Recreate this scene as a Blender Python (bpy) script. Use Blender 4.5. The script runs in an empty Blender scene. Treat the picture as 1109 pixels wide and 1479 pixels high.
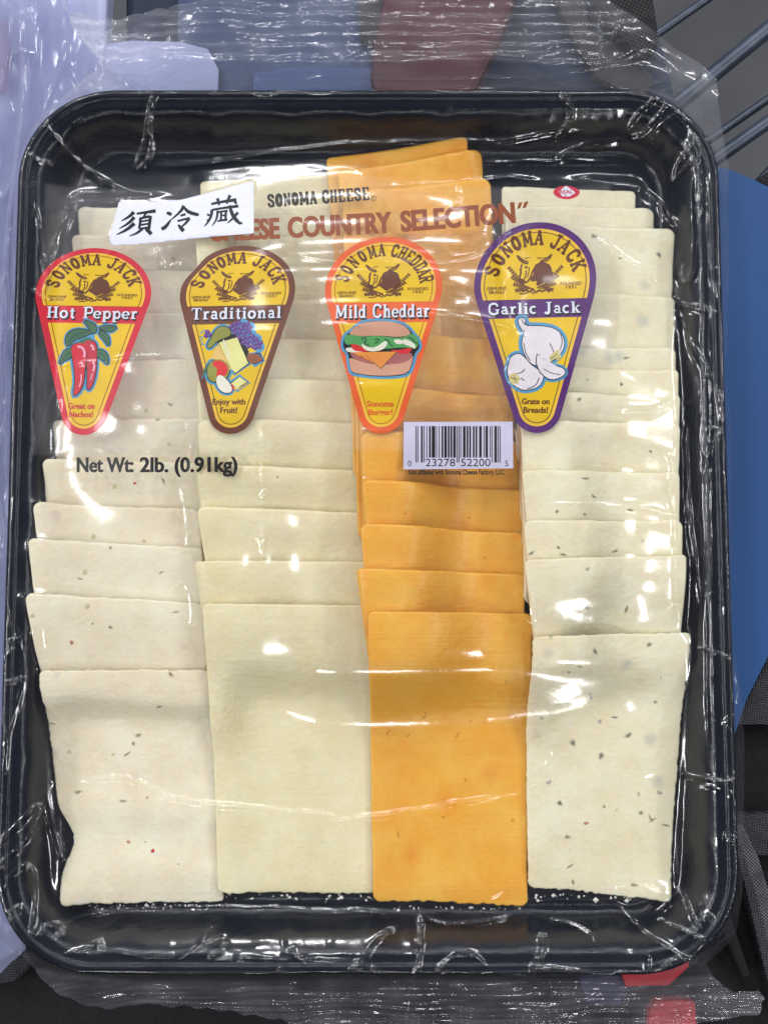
import bpy, bmesh, math, random
import numpy as np
from mathutils import Vector

random.seed(7)
rng = np.random.RandomState(11)
SC = bpy.context.scene
COL = SC.collection

# ------------------------------------------------------------------ camera
TILT = math.radians(5.5)
DIST = 0.50
CAM = np.array([0.0, -DIST * math.sin(TILT), DIST * math.cos(TILT) + 0.01])
SW, SH = 1109.0, 1479.0
FPX = SH * DIST / 0.44
cd = bpy.data.cameras.new('camera')
cd.sensor_fit = 'VERTICAL'
cd.sensor_height = 36.0
cd.lens = 36.0 * FPX / SH
cd.clip_start = 0.01
cd.clip_end = 50
cam = bpy.data.objects.new('camera', cd)
cam.location = CAM
cam.rotation_euler = (TILT, 0, 0)
COL.objects.link(cam)
SC.camera = cam

# ------------------------------------------------------------------ exposure, world, lamps
SC.view_settings.view_transform = 'Standard'
SC.view_settings.look = 'None'
SC.view_settings.gamma = 1.0
SC.view_settings.exposure = 0.0
SC.cycles.use_denoising = True
SC.cycles.max_bounces = 10
SC.cycles.diffuse_bounces = 4
SC.cycles.transparent_max_bounces = 24
SC.cycles.sample_clamp_indirect = 4.0
SC.cycles.sample_clamp_direct = 30.0

W = bpy.data.worlds.new('World')
SC.world = W
W.use_nodes = True
WORLD_STRENGTH = 0.14
wt = W.node_tree
wb = wt.nodes['Background']
wb.inputs[1].default_value = WORLD_STRENGTH
# a big hall: grey-blue all round, dim on the side where the viewer stands
wtc = wt.nodes.new('ShaderNodeTexCoord')
wsep = wt.nodes.new('ShaderNodeSeparateXYZ')
wt.links.new(wtc.outputs['Generated'], wsep.inputs[0])
wmr = wt.nodes.new('ShaderNodeMapRange')
wmr.inputs['From Min'].default_value = -0.55
wmr.inputs['From Max'].default_value = 0.7
wt.links.new(wsep.outputs['Y'], wmr.inputs['Value'])
wcr = wt.nodes.new('ShaderNodeValToRGB')
wcr.color_ramp.elements[0].color = (0.09, 0.11, 0.17, 1)
wcr.color_ramp.elements[1].color = (0.90, 1.12, 1.62, 1)
wt.links.new(wmr.outputs[0], wcr.inputs[0])
wt.links.new(wcr.outputs[0], wb.inputs[0])


def lamp(name, az, el, dist, sx, sy, power, col=(0.99, 0.985, 1.0), spin=0.0):
    """warehouse ceiling lamp: az measured from +x, el above the horizon, aimed at the package"""
    ld = bpy.data.lights.new(name, 'AREA')
    ld.shape = 'RECTANGLE'
    ld.size = sx
    ld.size_y = sy
    ld.energy = power
    ld.color = col
    o = bpy.data.objects.new(name, ld)
    a, e = math.radians(az), math.radians(el)
    p = Vector((math.cos(a) * math.cos(e), math.sin(a) * math.cos(e), math.sin(e))) * dist
    o.location = p
    q = (-p).to_track_quat('-Z', 'Y')
    o.rotation_euler = q.to_euler()
    o.rotation_euler.rotate_axis('Z', math.radians(spin))
    COL.objects.link(o)
    return o


for az, el, d, sx, sy, pw, sp in [
        (100, 56, 4.2, 0.42, 0.14, 13, 0), (58, 47, 4.6, 0.4, 0.14, 12, 20), (138, 46, 4.6, 0.4, 0.14, 13, 60),
        (20, 52, 4.4, 0.4, 0.14, 10, 80), (165, 58, 4.2, 0.42, 0.14, 13, 15), (205, 42, 4.8, 0.4, 0.14, 11, 35),
        (-30, 40, 4.8, 0.4, 0.14, 9, 50), (-60, 60, 4.2, 0.4, 0.14, 8, 90)]:
    lamp('ceiling_lamp', az, el, d, sx, sy, pw, spin=sp)


def strip_lamp(x, y, z, length, width, along, power):
    ld = bpy.data.lights.new('strip_lamp', 'AREA')
    ld.shape = 'RECTANGLE'
    ld.size, ld.size_y = (length, width) if along == 'x' else (width, length)
    ld.energy = power * 0.52
    ld.color = (0.985, 0.985, 1.0)
    o = bpy.data.objects.new('strip_lamp', ld)
    o.location = (x, y, z)
    COL.objects.link(o)


# ceiling fixture rows, gapped to break up streaks; rows along y added for highlights
for x, y, z, ln, al, pw, n_ in [(0.2, 3.4, 3.0, 5.0, 'x', 185, 4), (-0.2, 5.8, 3.2, 6.0, 'x', 150, 4), (0.0, -3.7, 3.1, 3.6, 'x', 95, 3),
                                (-3.3, 0.4, 3.0, 4.6, 'y', 240, 4), (3.4, 0.8, 3.0, 4.6, 'y', 165, 4)]:
    for q in range(n_):
        off = ((q + 0.5) / n_ - 0.5) * ln
        strip_lamp(x + (off if al == 'x' else 0), y + (off if al == 'y' else 0), z, ln / n_ * 0.55, 0.22, al, pw / n_)


# ------------------------------------------------------------------ projections
_c, _s = math.cos(TILT), math.sin(TILT)


def UP(px, py, z):
    """world x, y of the point at height z that the photograph shows at pixel px, py"""
    px = np.asarray(px, float)
    py = np.asarray(py, float)
    dx = (px - SW / 2) / FPX
    dy = -(py - SH / 2) / FPX
    wy = _c * dy + _s
    wz = _s * dy - _c
    t = (z - CAM[2]) / wz
    return CAM[0] + t * dx, CAM[1] + t * wy


def PX(x, y, z):
    rx, ry, rz = x - CAM[0], y - CAM[1], z - CAM[2]
    cy = _c * ry + _s * rz
    cz = -_s * ry + _c * rz
    return SW / 2 + FPX * rx / (-cz), SH / 2 - FPX * cy / (-cz)


# ------------------------------------------------------------------ numpy noise
def vnoise(x, y, seed=0):
    x = np.asarray(x, float)
    y = np.asarray(y, float)
    xi = np.floor(x).astype(np.int64)
    yi = np.floor(y).astype(np.int64)
    fx = x - xi
    fy = y - yi
    fx = fx * fx * fx * (fx * (fx * 6 - 15) + 10)
    fy = fy * fy * fy * (fy * (fy * 6 - 15) + 10)

    def h(a, b):
        n = (a * 374761393 + b * 668265263 + seed * 974634777) & 0xFFFFFFFF
        n = ((n ^ (n >> 13)) * 1274126177) & 0xFFFFFFFF
        n = n ^ (n >> 16)
        return (n & 0xFFFF) / 32767.5 - 1.0
    return ((h(xi, yi) * (1 - fx) + h(xi + 1, yi) * fx) * (1 - fy) +
            (h(xi, yi + 1) * (1 - fx) + h(xi + 1, yi + 1) * fx) * fy)


def fbm(x, y, seed=0, octs=3):
    r = 0
    a = 1.0
    for i in range(octs):
        r = r + a * vnoise(x * 2 ** i, y * 2 ** i, seed + 17 * i)
        a *= 0.5
    return r


def blur(a, s, mode='edge'):
    """gaussian blur, sigma in cells"""
    r = max(1, int(3 * s))
    k = np.exp(-0.5 * (np.arange(-r, r + 1) / s) ** 2)
    k /= k.sum()
    p = np.pad(a, ((r, r), (0, 0)), mode)
    out = sum(k[i] * p[i:i + a.shape[0]] for i in range(2 * r + 1))
    p = np.pad(out, ((0, 0), (r, r)), mode)
    return sum(k[i] * p[:, i:i + a.shape[1]] for i in range(2 * r + 1))


def inpoly(x, y, poly):
    ins = np.zeros(np.shape(x), bool)
    n = len(poly)
    for i in range(n):
        x0, y0 = poly[i]
        x1, y1 = poly[(i + 1) % n]
        if y0 == y1:
            continue
        c = ((y0 > y) != (y1 > y)) & (x < (x1 - x0) * (y - y0) / (y1 - y0) + x0)
        ins ^= c
    return ins


def smooth01(a, b, v):
    t = np.clip((v - a) / (b - a), 0, 1)
    return t * t * (3 - 2 * t)


# ------------------------------------------------------------------ materials
def nt(name):
    m = bpy.data.materials.new(name)
    m.use_nodes = True
    t = m.node_tree
    t.nodes.clear()
    out = t.nodes.new('ShaderNodeOutputMaterial')
    return m, t, out


def N(t, typ, **kw):
    n = t.nodes.new(typ)
    for k, v in kw.items():
        if k in ('operation', 'data_type', 'blend_type', 'attribute_name', 'feature', 'bands_direction', 'wave_type', 'noise_dimensions', 'distance'):
            setattr(n, k, v)
        else:
            n.inputs[k].default_value = v
    return n


def L(t, a, b):
    t.links.new(a, b)


def objco(t, scale=(1, 1, 1)):
    tc = t.nodes.new('ShaderNodeTexCoord')
    mp = t.nodes.new('ShaderNodeMapping')
    mp.inputs['Scale'].default_value = scale
    L(t, tc.outputs['Object'], mp.inputs[0])
    return mp.outputs[0]


def ramp(t, stops):
    r = t.nodes.new('ShaderNodeValToRGB')
    e = r.color_ramp.elements
    while len(e) < len(stops):
        e.new(0.5)
    for i, (p, c) in enumerate(stops):
        e[i].position = p
        e[i].color = (*c, 1) if len(c) == 3 else c
    return r


def plain(name, col, rough=0.5, var=0.12, scale=200, bump=0.0, bscale=800, coat=0.0, metallic=0.0, spec=0.5):
    m, t, out = nt(name)
    p = N(t, 'ShaderNodeBsdfPrincipled', Roughness=rough)
    p.inputs['Metallic'].default_value = metallic
    p.inputs['Coat Weight'].default_value = coat
    p.inputs['Coat Roughness'].default_value = 0.06
    p.inputs['Specular IOR Level'].default_value = spec
    co = objco(t)
    n = N(t, 'ShaderNodeTexNoise', Scale=scale, Detail=4.0)
    L(t, co, n.inputs['Vector'])
    lo = tuple(c * (1 - var) for c in col)
    hi = tuple(min(1, c * (1 + var)) for c in col)
    r = ramp(t, [(0.3, lo), (0.7, hi)])
    L(t, n.outputs[0], r.inputs[0])
    L(t, r.outputs[0], p.inputs['Base Color'])
    if bump:
        n2 = N(t, 'ShaderNodeTexNoise', Scale=bscale, Detail=3.0)
        L(t, co, n2.inputs['Vector'])
        b = N(t, 'ShaderNodeBump', Strength=1.0, Distance=bump)
        L(t, n2.outputs[0], b.inputs['Height'])
        L(t, b.outputs[0], p.inputs['Normal'])
    L(t, p.outputs[0], out.inputs[0])
    return m


def srgb(r, g, b):
    def f(v):
        v /= 255.0
        return v / 12.92 if v <= 0.04045 else ((v + 0.055) / 1.055) ** 2.4
    return (f(r), f(g), f(b))


_inks = {}


def ink(name, rgb):
    if name in _inks:
        return _inks[name]
    m, t, out = nt('ink_' + name)
    c = tuple(v * 0.84 for v in srgb(*rgb))
    p = N(t, 'ShaderNodeBsdfPrincipled', Roughness=0.45)
    p.inputs['Coat Weight'].default_value = 0.25
    p.inputs['Coat Roughness'].default_value = 0.09
    co = objco(t)
    n = N(t, 'ShaderNodeTexNoise', Scale=90.0, Detail=3.0)
    L(t, co, n.inputs['Vector'])
    r = ramp(t, [(0.3, tuple(v * 0.9 for v in c)), (0.7, tuple(min(1, v * 1.06) for v in c))])
    L(t, n.outputs[0], r.inputs[0])
    L(t, r.outputs[0], p.inputs['Base Color'])
    L(t, p.outputs[0], out.inputs[0])
    _inks[name] = m
    return m


def cheese_mat(name, base, alt, dots=None, pink=None, streak=0.00008, pit=0.00028, holes=0.0, sss=0.5):
    m, t, out = nt(name)
    p = N(t, 'ShaderNodeBsdfPrincipled', Roughness=0.42)
    p.inputs['Specular IOR Level'].default_value = 0.4
    p.inputs['Subsurface Weight'].default_value = sss
    p.inputs['Subsurface Radius'].default_value = (1.0, 0.62, 0.3)
    p.inputs['Subsurface Scale'].default_value = 0.0022
    p.inputs['Coat Weight'].default_value = 0.25
    p.inputs['Coat Roughness'].default_value = 0.25
    co = objco(t)
    n = N(t, 'ShaderNodeTexNoise', Scale=48.0, Detail=8.0, Roughness=0.72)
    L(t, co, n.inputs['Vector'])
    r = ramp(t, [(0.36, base), (0.62, alt)])
    L(t, n.outputs[0], r.inputs[0])
    last = r.outputs[0]

    def spots(scale, thr, col, seed, soft=0.05, amount=1.0):
        nonlocal last
        v = N(t, 'ShaderNodeTexVoronoi', Scale=scale)
        mp = t.nodes.new('ShaderNodeMapping')
        mp.inputs['Location'].default_value = (seed, seed * 2.3, seed * 0.7)
        mp.inputs['Scale'].default_value = (1, 1.0, 0.3)
        nn = N(t, 'ShaderNodeTexNoise', Scale=scale * 3.2)
        L(t, co, nn.inputs['Vector'])
        mx = N(t, 'ShaderNodeMixRGB', Fac=0.004)
        mx.inputs[0].default_value = 0.0025
        L(t, co, mx.inputs[1])
        L(t, nn.outputs['Color'], mx.inputs[2])
        L(t, mx.outputs[0], mp.inputs[0])
        L(t, mp.outputs[0], v.inputs['Vector'])
        rr = ramp(t, [(thr, (1, 1, 1)), (thr + soft, (0, 0, 0))])
        L(t, v.outputs['Distance'], rr.inputs[0])
        # keep only some cells
        sp = t.nodes.new('ShaderNodeSeparateColor')
        L(t, v.outputs['Color'], sp.inputs[0])
        g = N(t, 'ShaderNodeMath', operation='GREATER_THAN')
        g.inputs[1].default_value = 0.62
        L(t, sp.outputs[0], g.inputs[0])
        mu = N(t, 'ShaderNodeMath', operation='MULTIPLY')
        L(t, rr.outputs[0], mu.inputs[0])
        L(t, g.outputs[0], mu.inputs[1])
        mu2 = N(t, 'ShaderNodeMath', operation='MULTIPLY')
        mu2.inputs[1].default_value = amount
        L(t, mu.outputs[0], mu2.inputs[0])
        mm = N(t, 'ShaderNodeMixRGB')
        L(t, mu2.outputs[0], mm.inputs[0])
        L(t, last, mm.inputs[1])
        mm.inputs[2].default_value = (*col, 1)
        last = mm.outputs[0]
    for d in dots or []:
        spots(*d)
    L(t, last, p.inputs['Base Color'])
    # relief: cutting wire drag lines across the slice, fine pits, small tears
    mp = t.nodes.new('ShaderNodeMapping')
    mp.inputs['Scale'].default_value = (12, 900, 30)
    mp.inputs['Rotation'].default_value = (0, 0, 0.03)
    L(t, co, mp.inputs[0])
    ns = N(t, 'ShaderNodeTexNoise', Scale=1.0, Detail=3.0)
    L(t, mp.outputs[0], ns.inputs['Vector'])
    b1 = N(t, 'ShaderNodeBump', Strength=1.0, Distance=streak)
    L(t, ns.outputs[0], b1.inputs['Height'])
    nf = N(t, 'ShaderNodeTexNoise', Scale=420.0, Detail=4.0)
    L(t, co, nf.inputs['Vector'])
    b2 = N(t, 'ShaderNodeBump', Strength=1.0, Distance=pit * 1.7)
    L(t, nf.outputs[0], b2.inputs['Height'])
    L(t, b1.outputs[0], b2.inputs['Normal'])
    nl = N(t, 'ShaderNodeTexNoise', Scale=75.0, Detail=2.0)
    L(t, co, nl.inputs['Vector'])
    b3 = N(t, 'ShaderNodeBump', Strength=1.0, Distance=0.0003)
    L(t, nl.outputs[0], b3.inputs['Height'])
    L(t, b2.outputs[0], b3.inputs['Normal'])
    L(t, b3.outputs[0], p.inputs['Normal'])
    L(t, p.outputs[0], out.inputs[0])
    return m


def film_mat(name, tint=(0.975, 0.978, 0.985), haze_col=(0.93, 0.93, 0.98), gloss=1.5, rough=0.10, base_haze=0.004, hz=1.0, micro=0.00004, mscale=200.0):
    """thin clear film: what is behind shows straight through, a fresnel reflection on top, and milky where the 'haze' attribute says so"""
    m, t, out = nt(name)
    co = objco(t)
    tr = N(t, 'ShaderNodeBsdfTransparent')
    tr.inputs[0].default_value = (*tint, 1)
    gl = N(t, 'ShaderNodeBsdfAnisotropic')
    gl.inputs['Roughness'].default_value = rough
    gl.inputs['Color'].default_value = (1, 1, 1, 1)
    # reflectance of a thin sheet, the same from both sides
    fr = N(t, 'ShaderNodeLayerWeight', Blend=0.5)
    pw5 = N(t, 'ShaderNodeMath', operation='POWER')
    pw5.inputs[1].default_value = 5.0
    L(t, fr.outputs['Facing'], pw5.inputs[0])
    mu = N(t, 'ShaderNodeMath', operation='MULTIPLY_ADD')
    mu.inputs[1].default_value = 0.9
    mu.inputs[2].default_value = 0.042 * gloss
    mu.use_clamp = True
    L(t, pw5.outputs[0], mu.inputs[0])
    ns = N(t, 'ShaderNodeTexNoise', Scale=mscale, Detail=3.0)
    L(t, co, ns.inputs['Vector'])
    b = N(t, 'ShaderNodeBump', Strength=1.0, Distance=micro)
    L(t, ns.outputs[0], b.inputs['Height'])
    L(t, b.outputs[0], gl.inputs['Normal'])
    L(t, b.outputs[0], fr.inputs['Normal'])
    g2 = N(t, 'ShaderNodeBsdfAnisotropic')
    g2.inputs['Roughness'].default_value = 0.30
    gm = N(t, 'ShaderNodeMixShader')
    gm.inputs[0].default_value = 0.12
    L(t, gl.outputs[0], gm.inputs[1])
    L(t, g2.outputs[0], gm.inputs[2])
    mix1 = N(t, 'ShaderNodeMixShader')
    L(t, mu.outputs[0], mix1.inputs[0])
    L(t, tr.outputs[0], mix1.inputs[1])
    L(t, gm.outputs[0], mix1.inputs[2])
    d1 = N(t, 'ShaderNodeBsdfDiffuse')
    d1.inputs[0].default_value = (*haze_col, 1)
    d2 = N(t, 'ShaderNodeBsdfTranslucent')
    d2.inputs[0].default_value = (*haze_col, 1)
    df = N(t, 'ShaderNodeMixShader')
    df.inputs[0].default_value = 0.45
    L(t, d1.outputs[0], df.inputs[1])
    L(t, d2.outputs[0], df.inputs[2])
    at = N(t, 'ShaderNodeAttribute', attribute_name='haze')
    nz = N(t, 'ShaderNodeTexNoise', Scale=60.0, Detail=4.0)
    L(t, co, nz.inputs['Vector'])
    nr = ramp(t, [(0.3, (0.65,) * 3), (0.7, (1.15,) * 3)])
    L(t, nz.outputs[0], nr.inputs[0])
    m1 = N(t, 'ShaderNodeMath', operation='MULTIPLY')
    m1.inputs[1].default_value = hz
    L(t, at.outputs['Fac'], m1.inputs[0])
    m2 = N(t, 'ShaderNodeMath', operation='ADD')
    m2.inputs[1].default_value = base_haze
    L(t, m1.outputs[0], m2.inputs[0])
    m3 = N(t, 'ShaderNodeMath', operation='MULTIPLY')
    m3.use_clamp = True
    L(t, m2.outputs[0], m3.inputs[0])
    L(t, nr.outputs[0], m3.inputs[1])
    mix2 = N(t, 'ShaderNodeMixShader')
    L(t, m3.outputs[0], mix2.inputs[0])
    L(t, mix1.outputs[0], mix2.inputs[1])
    L(t, df.outputs[0], mix2.inputs[2])
    L(t, mix2.outputs[0], out.inputs[0])
    return m


def weave_mat(name, col, hi, pitch=0.0011, rough=0.75, ang=0.5, depth=0.0003):
    """woven nylon: two crossed yarn systems"""
    m, t, out = nt(name)
    p = N(t, 'ShaderNodeBsdfPrincipled', Roughness=rough)
    tc = t.nodes.new('ShaderNodeTexCoord')
    mp = t.nodes.new('ShaderNodeMapping')
    mp.inputs['Rotation'].default_value = (0, 0, ang)
    L(t, tc.outputs['Object'], mp.inputs[0])
    sc = 1.0 / pitch / 2 / math.pi * 2 * math.pi / 20 * 20
    sep = t.nodes.new('ShaderNodeSeparateXYZ')
    L(t, mp.outputs[0], sep.inputs[0])

    def sine(sock, phase=0.0):
        a = N(t, 'ShaderNodeMath', operation='MULTIPLY_ADD')
        a.inputs[1].default_value = math.pi / pitch
        a.inputs[2].default_value = phase
        L(t, sock, a.inputs[0])
        b = N(t, 'ShaderNodeMath', operation='SINE')
        L(t, a.outputs[0], b.inputs[0])
        return b.outputs[0]
    sx, sy = sine(sep.outputs[0]), sine(sep.outputs[1])
    mu = N(t, 'ShaderNodeMath', operation='MULTIPLY')
    L(t, sx, mu.inputs[0])
    L(t, sy, mu.inputs[1])
    ab = N(t, 'ShaderNodeMath', operation='ABSOLUTE')
    L(t, mu.outputs[0], ab.inputs[0])
    nn = N(t, 'ShaderNodeTexNoise', Scale=130.0, Detail=4.0)
    L(t, tc.outputs['Object'], nn.inputs['Vector'])
    mm = N(t, 'ShaderNodeMath', operation='MULTIPLY')
    L(t, ab.outputs[0], mm.inputs[0])
    L(t, nn.outputs[0], mm.inputs[1])
    r = ramp(t, [(0.03, col), (0.5, hi)])
    L(t, mm.outputs[0], r.inputs[0])
    L(t, r.outputs[0], p.inputs['Base Color'])
    b = N(t, 'ShaderNodeBump', Strength=1.0, Distance=depth)
    L(t, ab.outputs[0], b.inputs['Height'])
    L(t, b.outputs[0], p.inputs['Normal'])
    L(t, p.outputs[0], out.inputs[0])
    return m


# ------------------------------------------------------------------ object helpers
def link(o, parent=None):
    COL.objects.link(o)
    if parent is not None:
        o.parent = parent
    return o


def tag(o, label=None, cat=None, group=None, kind=None):
    if label:
        o['label'] = label
    if cat:
        o['category'] = cat
    if group:
        o['group'] = group
    if kind:
        o['kind'] = kind
    return o


def mesh_obj(name, verts, faces, mat=None, parent=None, smooth=True):
    me = bpy.data.meshes.new(name)
    me.from_pydata([tuple(map(float, v)) for v in verts], [], faces)
    if smooth:
        me.polygons.foreach_set('use_smooth', [True] * len(me.polygons))
    if mat:
        me.materials.append(mat)
    me.update()
    return link(bpy.data.objects.new(name, me), parent)


def grid_obj(name, X, Y, Z, keep, mat, parent=None, attr=None):
    """big regular grid (arrays ny x nx) with a keep mask per cell"""
    ny, nx = X.shape
    idx = np.arange(nx * ny).reshape(ny, nx)
    q = np.stack([idx[:-1, :-1], idx[:-1, 1:], idx[1:, 1:], idx[1:, :-1]], -1)[keep]
    used = np.zeros(nx * ny, bool)
    used[q.ravel()] = True
    remap = np.cumsum(used) - 1
    q = remap[q].astype(np.int32)
    V = np.stack([X.ravel(), Y.ravel(), Z.ravel()], -1)[used]
    me = bpy.data.meshes.new(name)
    me.vertices.add(len(V))
    me.vertices.foreach_set('co', V.astype(np.float32).ravel())
    me.loops.add(q.size)
    me.loops.foreach_set('vertex_index', q.ravel())
    me.polygons.add(len(q))
    me.polygons.foreach_set('loop_start', np.arange(0, q.size, 4, dtype=np.int32))
    me.polygons.foreach_set('use_smooth', np.ones(len(q), bool))
    me.update(calc_edges=True)
    me.validate()
    if attr is not None:
        for k, a in attr.items():
            at = me.attributes.new(k, 'FLOAT', 'POINT')
            at.data.foreach_set('value', a.ravel()[used].astype(np.float32))
    me.materials.append(mat)
    return link(bpy.data.objects.new(name, me), parent)


def prism(name, poly, z0, z1, mat, parent=None, bev=0.001, px=True, segs=2):
    """slab whose top outline (photo pixels) lies at z1"""
    P = [UP(x, y, z1) for x, y in poly] if px else poly
    P = [(float(a), float(b)) for a, b in P]
    area = sum(P[i][0] * P[(i + 1) % len(P)][1] - P[(i + 1) % len(P)][0] * P[i][1] for i in range(len(P)))
    if area < 0:
        P = P[::-1]
    bm = bmesh.new()
    top = [bm.verts.new((x, y, z1)) for x, y in P]
    f = bm.faces.new(top)
    r = bmesh.ops.extrude_face_region(bm, geom=[f])
    for v in r['geom']:
        if isinstance(v, bmesh.types.BMVert):
            v.co.z = z0
    bmesh.ops.recalc_face_normals(bm, faces=bm.faces)
    if bev:
        es = [e for e in bm.edges if all(abs(v.co.z - z1) < 1e-6 for v in e.verts) and len(e.link_faces) == 2]
        bmesh.ops.bevel(bm, geom=es, offset=bev, segments=segs, affect='EDGES', profile=0.5)
    me = bpy.data.meshes.new(name)
    bm.to_mesh(me)
    bm.free()
    me.materials.append(mat)
    return link(bpy.data.objects.new(name, me), parent)


def tube(name, pts, rad, mat, parent=None, n=14):
    V, F = [], []
    pts = [Vector(p) for p in pts]
    for i, p in enumerate(pts):
        d = (pts[min(i + 1, len(pts) - 1)] - pts[max(i - 1, 0)]).normalized()
        a = d.orthogonal().normalized()
        b = d.cross(a)
        r = rad[i] if isinstance(rad, (list, tuple)) else rad
        for k in range(n):
            t = 2 * math.pi * k / n
            V.append(p + a * math.cos(t) * r + b * math.sin(t) * r)
    for i in range(len(pts) - 1):
        for k in range(n):
            F.append((i * n + k, i * n + (k + 1) % n, (i + 1) * n + (k + 1) % n, (i + 1) * n + k))
    F.append(tuple(range(n))[::-1])
    F.append(tuple((len(pts) - 1) * n + k for k in range(n)))
    return mesh_obj(name, V, F, mat, parent)


# ================================================================== SETTING
m_floor = plain('concrete_floor', (0.048, 0.050, 0.056), 0.6, 0.35, 5.0, 0.001, 60)
fx0, fx1, fy0, fy1 = -4, 4, -4, 4
fl = mesh_obj('floor', [(fx0, fy0, -0.85), (fx1, fy0, -0.85), (fx1, fy1, -0.85), (fx0, fy1, -0.85)], [(0, 1, 2, 3)], m_floor)
tag(fl, kind='structure')

# shopping cart: its thick wires cross the gap at the corner
m_wire = plain('cart_wire', (0.060, 0.075, 0.105), 0.35, 0.25, 60, 0.0001, 300, metallic=0.3)
cart = bpy.data.objects.new('shopping_cart', None)
cx, cy = UP(1100, 100, -0.25)
cart.location = (float(cx), float(cy), -0.25)
link(cart)
tag(cart, 'dark grey shopping cart basket of diagonal round bars under the package', 'shopping cart')


def cart_bar(x0, y0, x1, y1, wpx, z):
    # continue the bar past both ends
    dx, dy = x1 - x0, y1 - y0
    pts = []
    for t in (-1.6, -0.5, 0.5, 1.5, 2.5):
        a, b = UP(x0 + dx * t, y0 + dy * t, z)
        pts.append((float(a) - cart.location.x, float(b) - cart.location.y, z - cart.location.z))
    r = wpx / 2 * (DIST - z) / FPX
    return tube('bar', pts, r, m_wire, cart)


cart_bar(950, 48, 1019, 0, 13, -0.22)
cart_bar(1036, 102, 1109, 42, 25, -0.20)
cart_bar(1044, 188, 1109, 143, 13, -0.22)
cart_bar(1044, 222, 1109, 176, 21, -0.20)
cart_bar(1010, 352, 1109, 247, 12, -0.22)

# things under and around the package
m_blue = plain('blue_plastic', srgb(42, 84, 140), 0.45, 0.16, 7, 0.00005, 500, spec=0.4)
blue = prism('blue_folder', [(860, 236), (1040, 240), (1052, 243), (1075, 252), (1109, 268), (1170, 300), (1260, 360), (1230, 640), (1109, 950), (1078, 1012), (1062, 1060), (1020, 1110), (860, 1110)], -0.010, -0.0065, m_blue, bev=0.0012)
tag(blue, 'smooth blue plastic folder sticking out beside the tray edge', 'folder')

m_black = weave_mat('black_nylon', (0.002, 0.002, 0.0025), (0.016, 0.016, 0.018), 0.0010, 0.8, 0.2)
m_grey = weave_mat('grey_webbing', (0.030, 0.030, 0.034), (0.26, 0.26, 0.28), 0.0011, 0.7, 0.78, 0.0004)
m_dgrey = weave_mat('dark_grey_webbing', (0.018, 0.018, 0.021), (0.11, 0.11, 0.125), 0.0011, 0.7, 0.15, 0.0004)
bag = bpy.data.objects.new('black_backpack', None)
bag.location = (0.12, -0.17, -0.04)
link(bag)
tag(bag, 'black woven backpack with grey webbing straps beneath the package', 'backpack')


def bagpart(name, poly, z0, z1, mat, bev=0.001):
    o = prism(name, poly, z0, z1, mat, None, bev)
    for v in o.data.vertices:
        v.co.x -= bag.location.x
        v.co.y -= bag.location.y
        v.co.z -= bag.location.z
    o.parent = bag
    return o


bagpart('body', [(-150, 1190), (60, 1120), (560, 1100), (1000, 1050), (1400, 1000), (1500, 1700), (-150, 1700)], -0.060, -0.030, m_black, 0.006)
bagpart('side_panel', [(1010, 1085), (1060, 1046), (1118, 930), (1300, 900), (1300, 1049), (1060, 1046)][1:], -0.029, -0.020, m_dgrey, 0.002)
bagpart('webbing_strap', [(1040, 1176), (1300, 1172), (1300, 1232), (1040, 1238)], -0.029, -0.022, m_dgrey, 0.0015)
o = bagpart('shoulder_strap', [(1052, 1196), (1072, 1190), (1096, 1240), (1128, 1345), (1160, 1480), (1130, 1490), (1102, 1385), (1078, 1290)], -0.0215, -0.018, m_grey, 0.0012)
o['label'] = 'paler grey woven strap running diagonally'
bagpart('strap_binding', [(1062, 1225), (1070, 1222), (1094, 1300), (1118, 1400), (1140, 1490), (1130, 1494), (1104, 1400), (1080, 1300)], -0.0175, -0.0166, m_dgrey, 0.0004)
bagpart('piping', [(1020, 1268), (1032, 1262), (1058, 1330), (1085, 1410), (1073, 1416), (1040, 1340)], -0.029, -0.021, m_black, 0.002)
bagpart('top_handle', [(-60, 1395), (30, 1374), (48, 1380), (42, 1400), (20, 1420), (-60, 1436)], -0.029, -0.019, m_dgrey, 0.003)

m_red = weave_mat('red_nylon', (0.25, 0.005, 0.008), (0.75, 0.03, 0.035), 0.0011, 0.6, 0.4)
rs = prism('red_strap', [(930, 1560), (938, 1460), (946, 1446), (985, 1444), (1004, 1450), (1006, 1479), (1000, 1560)], -0.020, -0.014, m_red, bev=0.001)
tag(rs, 'bright red woven strap under the lower corner of the package', 'strap')
m_redp = plain('red_plastic', srgb(196, 30, 48), 0.4, 0.12, 30)
rp = prism('red_pouch', [(896, 1404), (955, 1388), (986, 1346), (1000, 1368), (994, 1398), (966, 1424), (904, 1426)], -0.012, -0.0075, m_redp, bev=0.001)
tag(rp, 'small glossy red pouch showing through the lower seal', 'pouch')
m_purp = plain('purple_plastic', srgb(40, 38, 78), 0.4, 0.12, 30)
rp = prism('purple_pouch', [(835, 1408), (896, 1408), (906, 1430), (896, 1452), (846, 1450)], -0.015, -0.010, m_purp, bev=0.001)
tag(rp, 'small purple pouch seen through the lower seal band', 'pouch')

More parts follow.
